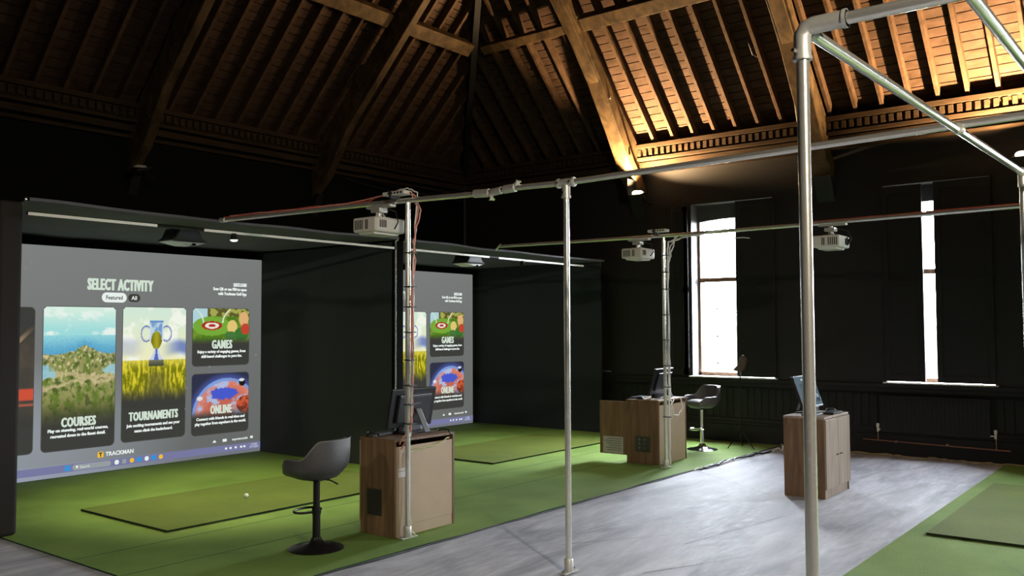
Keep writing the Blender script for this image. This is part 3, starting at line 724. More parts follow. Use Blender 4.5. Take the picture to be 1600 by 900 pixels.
# bay fittings
def bay_unit(loc, label):
    t_ = thing('launch_monitor', label, 'ceiling sensor', loc); x, y, z = loc; q = .62
    MB().prism([(x-.22, z-.045), (x+.22, z-.045), (x+.14, z+.0), (x+.09, z+.09), (x-.12, z+.09), (x-.16, z+.0)], 1, y-.14, y+.14).build('body', m_blk, t_, bevel=.015)
    MB().prism([(x-.20, z-.047), (x+.18, z-.047), (x+.10, z-.075), (x-.02, z-.08)], 1, y-.12, y+.12).build('lower_cover', m_whitebar, t_, bevel=.006)
    MB().lathe([(.03, -.012), (.03, .012)], (x+.05, y-.1, z-.072), 12).build('sensor_lens', m_lens, t_)
    box(x-.05, x+.05, y-.05, y+.05, z+.09, 2.69).build('ceiling_mount', m_blk, t_)
bay_unit((5.05, 8.25, 2.59), 'black ceiling sensor with white underside in the left bay')
bay_unit((9.28, 8.05, 2.59), 'black ceiling sensor with white underside in the second bay')
sp = thing('spotlight', 'small glowing spotlight hanging from the front rail of the left bay', 'lamp', (5.12, 7.47, 2.55))
MB().lathe([(.01, .035), (.028, .03), (.034, -.02), (.038, -.03)], (5.12, 7.47, 2.555), 16).build('housing', m_blackmetal, sp, smooth=True)
MB().lathe([(.012, -.045), (.03, -.038), (.034, -.03)], (5.12, 7.47, 2.555), 16).build('bulb', emis('lit bulb', (1, .95, .62), 12), sp, smooth=True)
light('spot_beam', 'SPOT', (5.14, 7.47, 2.50), 260, (1, .93, .52), (5.35, 7.75, 0), size=.04, spot=92, blend=.55, parent=sp)
sp2 = thing('spotlight', 'spotlight on the front rail of the second bay', 'lamp', (9.75, 7.47, 2.55))
MB().lathe([(.01, .035), (.028, .03), (.034, -.02), (.038, -.03)], (9.75, 7.47, 2.555), 16).build('housing', m_blackmetal, sp2, smooth=True)
light('spot_beam', 'SPOT', (9.75, 7.47, 2.50), 110, (1, .95, .7), (9.75, 7.6, 0), size=.04, spot=95, blend=.6, parent=sp2)

# ------------------------------------------------------------------ scaffold tubes
TR = .021
def flange(mb, x, y, r=.055):
    mb.lathe([(r, 0), (r, .008), (.031, .012), (.031, .075), (.028, .078)], (x, y, 0.0), 20)
def post(x, y, z1, label, z0=.01, top=(0, 0), base=True):
    t_ = thing('scaffold_post', label, 'steel post', (x, y, z0))
    tube([(x, y, z0+.006), (x+top[0], y+top[1], z1)], TR, 20).build('tube', m_galv, t_, smooth=True)
    if base:
        mb = MB(); mb.lathe([(.030, .008), (.031, .012), (.031, .085), (.028, .09)], (x, y, z0), 20)
        mb.box(x-.085, x+.085, y-.03, y+.03, z0, z0+.008); mb.build('base_flange', m_cast, t_, smooth=True)
        mb = MB()
        for s_ in (-1, 1): mb.tube([(x+s_*.062, y, z0+.008), (x+s_*.062, y, z0+.018)], .01, 6)
        mb.build('bolt', m_bolt, t_)
    return t_
def tee(t_, x, y, z, ax='y'):
    mb = MB(); mb.tube([(x, y, z-.10), (x, y, z-.01)], .029, 16)
    mb.tube([(x, y-.075, z), (x, y+.075, z)] if ax == 'y' else [(x-.075, y, z), (x+.075, y, z)], .029, 16)
    for s_ in (-1, 1):
        c = (x, y+s_*.062, z) if ax == 'y' else (x+s_*.062, y, z)
        mb.tube([Vector(c)-Vector((0, s_*.006, 0)), Vector(c)+Vector((0, s_*.006, 0))] if ax == 'y' else [Vector(c)-Vector((s_*.006, 0, 0)), Vector(c)+Vector((s_*.006, 0, 0))], .034, 16)
    mb.tube([(x, y, z-.105), (x, y, z-.09)], .034, 16)
    mb.build('tee_fitting', m_cast, t_, smooth=True)
    mb = MB()
    for q in (-.05, .05): mb.tube([(x-.028, y+q, z), (x-.042, y+q, z)], .008, 6)
    mb.tube([(x-.028, y, z-.07), (x-.042, y, z-.07)], .008, 6); mb.build('grub_screw', m_bolt, t_)
P1 = post(5.03, 5.0, 2.66, 'thin steel post standing behind the nearest wooden cabinet, wrapped in cables', .015)
P3 = post(4.995, 3.444, 2.64, 'bare steel post in the centre standing on the concrete floor')
tee(P3, 4.995, 3.444, 2.648)
P2 = post(9.36, 5.06, 2.72, 'thin cable-wrapped steel post at the back of the cabinet with its door open', .015)
P4 = post(2.93, 1.05, 2.62, 'thick foreground steel post right of centre')
P5 = post(6.60, .93, 2.62, 'steel post at the right edge of the photo', .015)
# top frame over the right bay
r1 = [(4.955, 7.395, 2.70), (5.03, 5.0, 2.675), (4.985, 4.174, 2.645), (4.975, 3.914, 2.655), (4.995, 3.444, 2.648), (4.95, 1.78, 2.666), (4.93, .68, 2.681), (4.92, -1.6, 2.69)]
RL = thing('scaffold_rail', 'long steel rail running from the left bay over the central post to the right edge', 'steel rail', (4.97, 3, 2.66))
tube(r1, TR, 16).build('tube', m_galv, RL, smooth=True)
for a, b, c in (((4.986, 4.26, 2.65), (4.984, 4.12, 2.643), -1), ((4.977, 3.97, 2.652), (4.975, 3.87, 2.655), 1)):
    mb = MB(); mb.tube([a, b], .031, 16); mb.tube([Vector(b), Vector(b)+Vector((0, -.02, c*.05))], .02, 12); mb.build('swivel_joint', m_cast, RL, smooth=True)
    MB().tube([Vector(b)+Vector((-.03, -.02, c*.045)), Vector(b)+Vector((.03, -.02, c*.045))], .012, 8).build('bolt', m_bolt, RL)
MB().tube([(4.982, 4.09, 2.643), (4.979, 4.0, 2.65)], .027, 16).build('sleeve', m_cast, RL, smooth=True)
MB().box(4.93, 4.985, 7.36, 7.45, 2.68, 2.72).build('end_clamp', m_cast, RL, bevel=.008)
RL2 = thing('scaffold_rail', 'far steel rail carrying the two distant projectors in front of the windows', 'steel rail', (9.15, 3, 2.7))
tube([(9.14, 7.38, 2.738), (9.36, 5.06, 2.738), (9.12, 3.322, 2.715), (9.02, 1.264, 2.723), (8.98, -1.5, 2.72)], TR, 14).build('tube', m_galv, RL2, smooth=True)
MB().tube([(9.13, 7.44, 2.70), (9.14, 7.36, 2.77)], .022, 10).build('end_clamp', m_bolt, RL2, smooth=True)
FR = P4
FA = thing('scaffold_rail', 'short thick steel rail leaving the elbow on the foreground post at top right', 'steel rail', (2.93, .9, 2.66))
FB_ = thing('scaffold_rail', 'steel rail sloping down from the elbow of the foreground post to the right edge', 'steel rail', (4.8, 1.0, 2.65))
FC = thing('scaffold_rail', 'dark steel rail crossing the top right corner of the photo', 'steel rail', (4.8, .53, 2.69))
tube([(2.93, 1.0, 2.66), (2.93, -1.6, 2.66)], TR, 20).build('tube', m_galv, FA, smooth=True)
tube([(2.98, 1.03, 2.645), (6.58, .93, 2.655)], TR, 20).build('tube', m_galv, FB_, smooth=True)
tube([(2.9, .56, 2.69), (6.6, .5, 2.69)], TR, 20).build('tube', m_galv, FC, smooth=True)
mb = MB(); mb.tube([(2.93, 1.05, 2.55), (2.93, 1.05, 2.63), (2.93, 1.035, 2.655), (2.93, 1.01, 2.66), (2.93, .90, 2.66)], .029, 20); mb.build('elbow_fitting', m_cast, FR, smooth=True)
mb = MB(); mb.tube([(2.93, .912, 2.66), (2.93, .9, 2.66)], .032, 20); mb.tube([(2.93, 1.05, 2.548), (2.93, 1.05, 2.56)], .032, 20); mb.build('collar', m_cast, FR, smooth=True)
MB().tube([(2.955, 1.035, 2.65), (2.985, 1.03, 2.647)], .025, 16).build('socket', m_cast, FR, smooth=True)
MB().tube([(2.90, 1.06, 2.575), (2.88, 1.065, 2.575)], .007, 6).build('grub_screw', m_bolt, FR)
mb = MB(); mb.tube([(4.91, .975, 2.655), (4.95, .972, 2.655)], .029, 16); mb.tube([(4.93, .975, 2.655), (4.93, 1.02, 2.69)], .018, 10); mb.build('cross_clamp', m_cast, FB_, smooth=True)
MB().tube([(4.91, 1.04, 2.71), (4.95, 1.04, 2.71)], .014, 8).build('bolt', m_bolt, FB_)
mb = MB(); mb.tube([(6.6, .93, 2.56), (6.6, .93, 2.67)], .029, 16); mb.tube([(6.55, .93, 2.655), (6.62, .93, 2.655)], .028, 16); mb.build('tee_fitting', m_cast, P5, smooth=True)

# ------------------------------------------------------------------ cables
def wig(pts, amp, seedv, n=5):
    rs = random.Random(seedv); out = []
    for a, b in zip(pts, pts[1:]):
        a, b = Vector(a), Vector(b)
        for i in range(n): out.append(a.lerp(b, i/n)+Vector((rs.uniform(-1, 1), rs.uniform(-1, 1), rs.uniform(-1, 1)))*amp)
    out.append(Vector(pts[-1])); return out
def cable(pts, r, mat, label, amp=0, seedv=1, name='cable', parent=None, n=5):
    p = wig(pts, amp, seedv, n) if amp else pts
    o = tube(p, r, 6).build(name, mat, parent, smooth=True)
    if label: tag(o, label, 'cable')
    return o
CB = thing('cable_bundle', 'pink and red cables tied along the rail and down the post at nearest cabinet', 'cable', (5.0, 5.0, 2.7))
rr = [Vector((4.955, 7.38, 2.728)), Vector((4.99, 6.3, 2.716)), Vector((5.02, 5.45, 2.706)), (5.03, 5.25, 2.75), (5.03, 5.05, 2.755), (5.02, 4.95, 2.72)]
cable(rr, .006, m_red, None, .008, 3, 'red_cable', CB, 7)
cable([(4.955, 7.3, 2.726), (5.0, 5.9, 2.71), (5.03, 5.3, 2.735), (5.03, 5.1, 2.765), (5.02, 4.95, 2.73), (5.07, 4.93, 2.6), (5.05, 4.95, 2.35), (5.07, 4.96, 2.2), (5.04, 4.97, 1.9), (5.05, 4.97, 1.2), (5.05, 4.97, .95), (5.02, 4.99, .86), (4.99, 5.05, .74)], .006, m_pink, None, .007, 5, 'pink_cable', CB, 6)
cable([(5.03, 5.1, 2.755), (5.04, 4.94, 2.72), (5.10, 4.93, 2.6), (5.06, 4.95, 2.4), (5.045, 4.965, 2.1), (5.055, 4.965, 1.5), (5.05, 4.97, 1.0), (5.04, 4.98, .84), (5.0, 5.04, .70)], .006, m_pink, None, .006, 8, 'pink_cable', CB, 6)
cable([(5.03, 5.12, 2.765), (5.03, 5.0, 2.775), (5.06, 4.93, 2.74), (5.055, 4.96, 2.2), (5.06, 4.965, 1.6), (5.045, 4.97, 1.0), (5.06, 5.0, .80)], .005, m_wcable, None, .005, 12, 'white_cable', CB, 6)
for z in (2.25, 1.98, 1.82, 1.62, 1.4, 1.2, 1.05, .9):
    box(5.005, 5.075, 4.945, 5.022, z, z+.008).build('cable_tie', m_blk, CB)
cable([(5.55, 5.035, .745), (5.42, 5.03, .70), (5.2, 5.035, .69), (5.06, 5.03, .66), (5.055, 5.02, .5), (5.06, 5.02, .25), (5.07, 4.99, .06), (5.1, 4.98, .02)], .005, m_ycable, 'yellow green cable hanging down the back of the nearest cabinet', .006, 2)
CB2 = thing('cable_bundle', 'white cables tied down the thin post at the cabinet with its door open', 'cable', (9.36, 5.0, 2.7))
cable([(9.2, 4.2, 2.74), (9.3, 4.75, 2.70), (9.36, 5.0, 2.66), (9.38, 5.02, 2.5), (9.385, 5.02, 1.6), (9.385, 5.025, 1.0), (9.385, 5.025, .3), (9.39, 5.02, .05)], .011, m_wcable, None, .006, 4, 'white_cable', CB2, 6)
cable([(9.34, 4.9, 2.72), (9.42, 4.97, 2.6), (9.39, 5.02, 2.4), (9.39, 5.02, 1.4), (9.4, 5.02, .8)], .008, m_wcable, None, .01, 6, 'white_cable', CB2, 6)
cable([(9.15, 3.9, 2.62), (9.25, 4.4, 2.68), (9.33, 4.85, 2.73), (9.4, 5.0, 2.6), (9.395, 5.02, 2.2)], .006, m_wcable, None, .006, 16, 'white_cable', CB2, 6)
cable([(9.42, 5.03, .80), (9.36, 4.98, .74), (9.34, 4.98, .6), (9.45, 5.05, .58)], .005, m_wcable, None, .01, 9, 'white_cable', CB2, 6)
for z in (2.5, 2.3, 2.1, 1.8, 1.5, 1.2, .95, .6): box(9.335, 9.405, 5.0, 5.082, z, z+.01).build('cable_tie', m_blk, CB2)
cable([(9.75, 5.14, .80), (9.62, 5.12, .74), (9.68, 5.12, .6), (9.82, 5.13, .58), (9.95, 5.14, .66), (9.93, 5.16, .79)], .007, m_wcable, 'white cable looping over the back of the cabinet with its door open', .008, 21)
cable([(9.13, 3.3, 2.742), (9.03, 1.264, 2.749), (8.99, -1.4, 2.745)], .007, m_red, 'dark red cable lying on the far steel rail above the right window', .003, 31, n=12)
cable([(9.40, 4.72, .012), (9.6, 4.70, .02), (9.95, 4.69, .016), (10.3, 4.68, .02), (10.8, 4.69, .014), (11.2, 4.67, .016), (11.5, 4.55, .018)], .009, m_wcable, 'white cable snaking along the turf edge near the far cabinet', .012, 41, n=6)
cable([(9.5, 4.69, .014), (9.9, 4.66, .016), (10.15, 4.71, .02), (10.9, 4.66, .014), (11.4, 4.6, .014)], .012, m_bcable, 'black cable snaking along the turf edge near the far cabinet', .012, 43, n=6)
cable([(11.3, 4.62, .014), (11.5, 4.5, .03), (11.7, 4.55, .06), (11.62, 4.38, .09), (11.75, 4.42, .03), (11.55, 4.35, .05), (11.8, 4.3, .16), (11.7, 4.15, .03), (11.9, 3.95, .015)], .009, m_wcable, 'tangle of white cable by the wall beyond the turf corner', .03, 47, n=5)
cable([(11.9, 4.0, .012), (11.92, 3.3, .014), (11.9, 2.9, .012), (11.88, 2.4, .014), (11.9, 1.8, .012), (11.9, 1.0, .012)], .011, m_tan, 'tan cable lying on the floor along the window wall', .015, 51, n=8)
cable([(5.58, 5.22, .797), (5.5, 5.12, .80), (5.56, 5.06, .81), (5.6, 5.045, .76)], .006, m_bcable, 'black cable drooping over the back edge of the nearest cabinet', .006, 61)

# ------------------------------------------------------------------ projectors
def projector(loc, face, label, railz):
    """face=+1 lens towards +Y, -1 lens towards -Y"""
    t_ = thing('projector', label, 'projector', loc); x, y, z = loc
    w_, d_, h = .165, .135, .06
    def B(xa, xb, ya, yb, za, zb): return (x+min(xa*face, xb*face), x+max(xa*face, xb*face), y+min(ya*face, yb*face), y+max(ya*face, yb*face), z+za, z+zb)
    box(*B(-w_, w_, -d_, d_, -h, h)).build('body', m_proj, t_, bevel=.018, seg=3)
    MB().prism([(x-.13, z-h-.018), (x+.13, z-h-.018), (x+.15, z-h+.003), (x-.15, z-h+.003)], 1, y-.09, y+.09).build('lower_cover', m_proj, t_, bevel=.006)
    for s_ in (-1, 1):
        sx = x+s_*(w_+.0005)
        for (ya, yb) in ((-.115, -.015), (.01, .045)):
            g_ = MB()
            ya_, yb_ = y+min(ya*-face, yb*-face), y+max(ya*-face, yb*-face)
            nn = max(2, int((yb_-ya_)/.017))
            for i in range(nn): q = ya_+(yb_-ya_)*i/nn; g_.box(sx-.0015, sx+.0015, q, q+.011, z-.038, z+.038)
            g_.build('vent', m_grille, t_)
    g_ = MB()
    for i in range(4): g_.box(*B(-.12+i*.02, -.107+i*.02, -d_-.0015, -d_+.001, -.025, .035))
    g_.build('vent', m_grille, t_)
    g_ = MB()
    for i in range(3): g_.box(*B(-.05+i*.015, -.04+i*.015, d_-.001, d_+.0015, -.03, .03))
    g_.build('vent', m_grille, t_)
    lx = x+.075*(1 if face < 0 else -1)*(1 if face < 0 else 1)
    MB().tube([(lx, y+face*(d_-.02), z+.005), (lx, y+face*(d_+.012), z+.005)], .042, 20).build('lens_ring', m_blk, t_, smooth=True)
    MB().tube([(lx, y+face*(d_+.001), z+.005), (lx, y+face*(d_+.014), z+.005)], .03, 20).build('lens', m_lens, t_, smooth=True)
    mb = MB(); mb.box(x-.06, x+.06, y-.06, y+.06, z+h, z+h+.012); mb.tube([(x, y, z+h), (x, y, railz-.05)], .022, 12); mb.box(x-.045, x+.045, y-.05, y+.05, z+h+.05, z+h+.085)
    for s_ in (-1, 1): mb.tube([(x+s_*.05, y-.02, z+h+.01), (x+s_*.02, y, z+h+.07)], .007, 6)
    mb.build('ceiling_bracket', m_cast, t_, smooth=True)
    mb = MB(); mb.box(x-.035, x+.035, y-.16, y+.12, railz-.045, railz-.024); mb.build('mounting_plate', m_cast, t_, bevel=.004)
    mb = MB(); mb.tube([(x+.05, y+.0, z+h+.01), (x+.06, y-.06, z+h+.08), (x+.03, y-.16, z+h+.05), (x+.02, y-.2, z+.02), (x+.03, y-.15, z-.03)], .006, 6)
    mb.build('power_cable', m_bcable, t_, smooth=True)
    return t_
projector((5.0, 5.30, 2.487), 1, 'white projector hanging from the rail beside the nearest cabinet post', 2.678)
projector((9.28, 5.36, 2.535), 1, 'white projector hanging by the far post in front of the dark wall', 2.738)
projector((9.02, 2.98, 2.505), -1, 'white projector with lens showing, just right of the foreground post', 2.715)
for loc, lab in (((5.0, 5.08, 2.735), 'flat pale network box strapped on the rail above the nearest projector'), ((9.33, 5.1, 2.80), 'flat pale network box strapped on the far rail above the middle projector')):
    t_ = thing('network_box', lab, 'network box', loc); x, y, z = loc
    box(x-.05, x+.05, y-.11, y+.13, z-.018, z+.014).build('case', m_proj, t_, bevel=.006)
    mb = MB()
    for i in range(5): mb.box(x-.052, x-.049, y-.09+i*.035, y-.07+i*.035, z-.01, z+.006)
    mb.build('port', m_blk, t_); box(x-.055, x+.055, y+.03, y+.05, z-.055, z+.018).build('strap', m_blk, t_)

# ------------------------------------------------------------------ cabinets
def cabinet(loc, w_, d_, h, face, label, body, front, back, rot=0, door_open=False, plinth=None, panel=None):
    """local x = width, front looks to face*-Y"""
    t_ = thing('storage_cabinet', label, 'cabinet', loc)
    def bld(mb, name, mat, par=None, **k):
        o = mb.build(name, mat, None, **k); o.parent = par or t_; return o
    f = face; X = w_/2; Y = d_/2; th = .02
    def B(xa, xb, ya, yb, za, zb): return MB().box(xa, xb, min(ya*f, yb*f), max(ya*f, yb*f), za, zb)
    ph = .085
    bld(B(-X, -X+th, -Y, Y, 0, h-.022), 'side_panel', body, bevel=.0015, seg=1); bld(B(X-th, X, -Y, Y, 0, h-.022), 'side_panel', body, bevel=.0015, seg=1)
    bld(B(-X-.002, X+.002, -Y-.004, Y-(.0 if f > 0 else .0), h-.022, h), 'worktop', panel or body, bevel=.002, seg=1)
    bld(B(-X+th, X-th, Y-.012, Y-.006, ph, h-.022 if f > 0 else h-.06), 'back_panel', back)
    bld(B(-X+th, X-th, -Y+.01, -Y+.028, 0, ph), 'plinth', plinth or front); bld(B(-X+th, X-th, Y-.026, Y-.008, 0, ph-.002), 'plinth', plinth or front)
    bld(B(-X+th, X-th, -Y+.03, Y-.015, ph, ph+.018), 'bottom_panel', body); bld(B(-X+th, X-th, -Y+.06, Y-.015, .42, .438), 'shelf', body)
    for s_ in (-1, 1):
        if door_open and s_*f < 0: continue
        dr = bld(B(s_*.002 if s_ > 0 else -X+th*.2, X-th*.2 if s_ > 0 else -.002, -Y-.018, -Y, ph+.003, h-.026), 'door', front, bevel=.002, seg=1)
        hd = MB(); xx = s_*.05
        hd.tube([(xx-.02 if s_ > 0 else xx-.03, f*(-Y-.03), .37*h/.78+.03), (xx+.03 if s_ > 0 else xx+.02, f*(-Y-.03), .37*h/.78+.03)], .006, 8)
        hd.tube([(xx, f*(-Y-.018), .40), (xx, f*(-Y-.03), .40)], .004, 6)
        bld(hd, 'handle', m_blk, dr)
    return t_, bld
CH = .78
cab1, bl1 = cabinet((5.285, 5.245, .015), .70, .39, CH-.015, -1, 'nearest wooden cabinet with hardboard back, black side grille and monitor on top', m_oak, m_oak2, m_hard, plinth=m_hard)
mb = MB(); mb.box(-.3535, -.3505, -.055, .115, .155, .365)
bl1(mb, 'vent_grille', m_grille, bevel=.001, seg=1)
mb = MB()
for i in range(7):
    for j in range(10): mb.box(-.3565, -.353, -.046+i*.0225, -.034+i*.0225, .165+j*.0195, .175+j*.0195)
bl1(mb, 'grille_slot', m_blk)
for z, hh in ((.535, .022), (.485, .045)): bl1(MB().box(-.31, -.215, -.1965, -.1945+.003, z-.02, z-.02+hh), 'label_sticker', m_label)
cab1_top = .78
cab2, bl2 = cabinet((9.80, 5.42, .015), .74, .44, CH-.015, -1, 'far wooden cabinet with its door open and white cables over its back', m_oak, m_oak, m_hard, door_open=True, plinth=m_hard)
rotz(cab2, 1.5)
dr = bl2(MB().box(-.368, -.35, .225, .60, .088, CH-.045), 'door', m_oak, bevel=.002, seg=1); dr['label'] = 'door standing open'
bl2(MB().box(-.3705, -.3685, .27, .55, .10, .30), 'notice_sheet', m_paper, dr)
mb = MB()
for i, wv in enumerate((.2, .24, .22, .18, .22, .2)): mb.box(-.3712, -.3706, .29, .29+wv, .28-i*.028-.012, .28-i*.028)
bl2(mb, 'printed_lines', plain('print grey', (.2, .2, .19), .7), dr)
bl2(MB().box(-.3735, -.3705, -.10, .10, .14, .33), 'vent_grille', m_grille)
mb = MB()
for i in range(2):
    for j in range(3): mb.tube([(-.374, -.03+i*.075, .19+j*.05), (-.3765, -.03+i*.075, .19+j*.05)], .016, 10)
bl2(mb, 'grille_boss', m_alu)
cab3, bl3 = cabinet((8.945, 3.14, .001), .72, .40, CH, 1, 'wooden two-door cabinet with grey fronts behind the foreground post', m_oak, m_grey, m_hard, plinth=m_grey, panel=m_grey)

# ------------------------------------------------------------------ computers
def monitor(x, y, z, face, w_, h, label, lean=14, screen=None, twist=0):
    """all-in-one computer; face=+1 screen looks to +Y"""
    t_ = thing('computer_monitor', label, 'computer', (x, y, z))
    zb = .05
    rot = Matrix.Rotation(R(lean*face), 3, 'X') @ Matrix.Rotation(R(0), 3, 'Z')
    def bld(mb, name, mat, par=None, **k):
        o = mb.build(name, mat, None, **k); o.parent = par or t_; return o
    p = (0, 0, zb)
    bld(MB().box(-w_/2, w_/2, -.014, .014, zb, zb+h, rot, p), 'screen_housing', m_blk, bevel=.004)
    bk = bld(MB().box(-w_*.36, w_*.36, min(-face*.014, -face*.042), max(-face*.014, -face*.042), zb+.05, zb+h*.86, rot, p), 'rear_cover', m_blk2, bevel=.006)
    bld(MB().box(-w_*.34, w_*.34, min(-face*.042, -face*.044), max(-face*.042, -face*.044), zb+h*.80, zb+h*.82, rot, p), 'air_slot', m_alu, bk)
    bld(MB().box(-w_*.02, w_*.12, min(-face*.042, -face*.0435), max(-face*.042, -face*.0435), zb+h*.62, zb+h*.655, rot, p), 'badge', m_alu, bk)
    pts = [(-w_*.485, zb+.012), (w_*.485, zb+.012), (w_*.485, zb+h-.01), (-w_*.485, zb+h-.01)]
    def scr_pts(q, d): return [rot @ (Vector((a, face*d, b))-Vector(p))+Vector(p) for a, b in q]
    fr = bld(MB().add(scr_pts(pts, .0146), [(0, 1, 2, 3)]), 'screen', screen or m_lens)
    if screen:
        def quad(x0, x1, z0, z1, m, nm): 
            q = [(x0*w_, zb+z0*h), (x1*w_, zb+z0*h), (x1*w_, zb+z1*h), (x0*w_, zb+z1*h)]; bld(MB().add(scr_pts(q, .0156), [(0, 1, 2, 3)]), nm, m, fr)
        e1, e2, e3, e4 = emis('monitor card', srgb(58, 72, 84)), emis('monitor pale', srgb(168, 184, 192)), emis('monitor green', srgb(108, 124, 76)), emis('monitor line', srgb(190, 205, 215))
        for (a, b, c, d) in ((-.33, -.16, .16, .74), (-.12, .05, .16, .74), (.09, .25, .47, .74), (.09, .25, .16, .43), (.29, .43, .47, .74), (.29, .43, .16, .43)): quad(a, b, c, d, e1, 'card')
        for (a, b, c, d, e) in ((-.32, -.17, .5, .73, e2), (-.11, .04, .52, .73, e2), (-.11, .04, .36, .52, e3), (-.32, -.17, .36, .5, e3), (.11, .23, .58, .7, e2), (.31, .41, .58, .7, e3), (.12, .22, .28, .4, e2), (.31, .41, .28, .4, e2), (-.10, .03, .25, .29, e4), (-.31, -.18, .25, .29, e4), (-.2, .12, .84, .89, e4), (-.48, .48, .03, .06, e4)): quad(a, b, c, d, e, 'picture')
    # foot and rear prop
    bld(MB().box(-.16, .16, -.03, .10) if False else MB().box(-.15, .15, min(-face*.13, face*.03), max(-face*.13, face*.03), 0, .012), 'foot', m_blk, bevel=.004)
    bld(MB().box(-.13, .13, -.02, .02, .01, zb+.01), 'hinge_bar', m_blk, bevel=.006)
    a = rot @ Vector((.03, -face*.045, h*.5)) + Vector(p); b = Vector((.045, -face*.17, .012)); s_ = Vector((.03, 0, 0)); q = Vector((0, -face*.012, 0))
    bld(MB().hexa([a-s_, a+s_, a+s_+q, a-s_+q], [b-s_, b+s_, b+s_+q, b-s_+q]), 'rear_prop', m_alu, bevel=.002)
    return t_
mo1 = monitor(5.375, 5.335, .781, 1, .52, .33, 'black all-in-one computer seen from behind on the nearest cabinet', 12)
mo2 = monitor(9.86, 5.44, .781, 1, .50, .33, 'all-in-one computer seen from behind on the cabinet with its door open', 17); rotz(mo2, 3)
mo3 = monitor(9.03, 3.20, .781, -1, .56, .34, 'tilted monitor showing a menu on the cabinet behind the foreground post', 19, screen=emis('monitor glow', srgb(92, 108, 120)))
def kb(x, y, z, rz, label, w_=.36):
    t_ = thing('keyboard', label, 'keyboard', (x, y, z))
    o = box(-w_/2, w_/2, -.065, .065, 0, .014).build('case', m_blk, None, bevel=.004); o.parent = t_
    mb = MB()
    for j in range(5):
        for i in range(14): mb.box(-w_/2+.012+i*(w_-.024)/14, -w_/2+.012+i*(w_-.024)/14+.019, -.056+j*.0225, -.056+j*.0225+.018, .014, .019)
    o = mb.build('keys', m_blk2, None); o.parent = t_; rotz(t_, rz)
def mouse(x, y, z, rz, label):
    t_ = thing('computer_mouse', label, 'mouse', (x, y, z)); mb = MB(); vs = []; fs = []
    n, m = 16, 6
    for j in range(m+1):
        a = math.pi/2*j/m
        for i in range(n):
            t = 2*math.pi*i/n; vs.append((.031*math.cos(t)*math.cos(a)**.6, .055*math.sin(t)*math.cos(a)**.6, .034*math.sin(a)))
    for j in range(m):
        for i in range(n): fs.append((j*n+i, j*n+(i+1) % n, (j+1)*n+(i+1) % n, (j+1)*n+i))
    fs.append(tuple(range(n-1, -1, -1))); fs.append(tuple(m*n+i for i in range(n)))
    o = MB().add(vs, fs).build('shell', m_blk, None, smooth=True); o.parent = t_
    o = MB().tube([(0, .028, .031), (0, .04, .027)], .005, 8).build('scroll_wheel', m_blk2, None); o.parent = t_; rotz(t_, rz)
kb(5.16, 5.40, .7815, 8, 'black keyboard in front of the computer on the nearest cabinet', .30)
mouse(4.985, 5.37, .7815, 20, 'black mouse at the left end of the nearest cabinet top')
kb(9.68, 5.60, .7815, 2, 'black keyboard beside the computer on the far cabinet', .3)
mouse(9.50, 5.48, .7815, -10, 'black mouse on the left end of the far cabinet top')
kb(9.06, 3.02, .7825, 3, 'black keyboard below the lit monitor on the grey-fronted cabinet', .34)
mouse(9.25, 3.09, .7825, 10, 'black mouse right of the keyboard on the grey-fronted cabinet')
MB().box(8.63, 8.83, 3.1, 3.24, .781, .80)
ph_ = thing('handset', 'small black tray at the left end of the grey-fronted cabinet top', 'tray', (8.72, 3.1, .7825))
box(8.62, 8.82, 3.03, 3.17, .7825, .795).build('tray_base', m_blk, ph_, bevel=.004); 
tube([(8.62, 3.03, .80), (8.82, 3.03, .80), (8.82, 3.17, .80), (8.62, 3.17, .80), (8.62, 3.03, .80)], .006, 6).build('tray_rim', m_alu, ph_)
cl = cable([(9.95, 5.3, .79), (9.8, 5.28, .80), (9.65, 5.3, .788), (9.5, 5.35, .79), (9.45, 5.3, .80)], .009, m_wcable, 'white cable lying across the far cabinet top behind the computer', .012, 71)

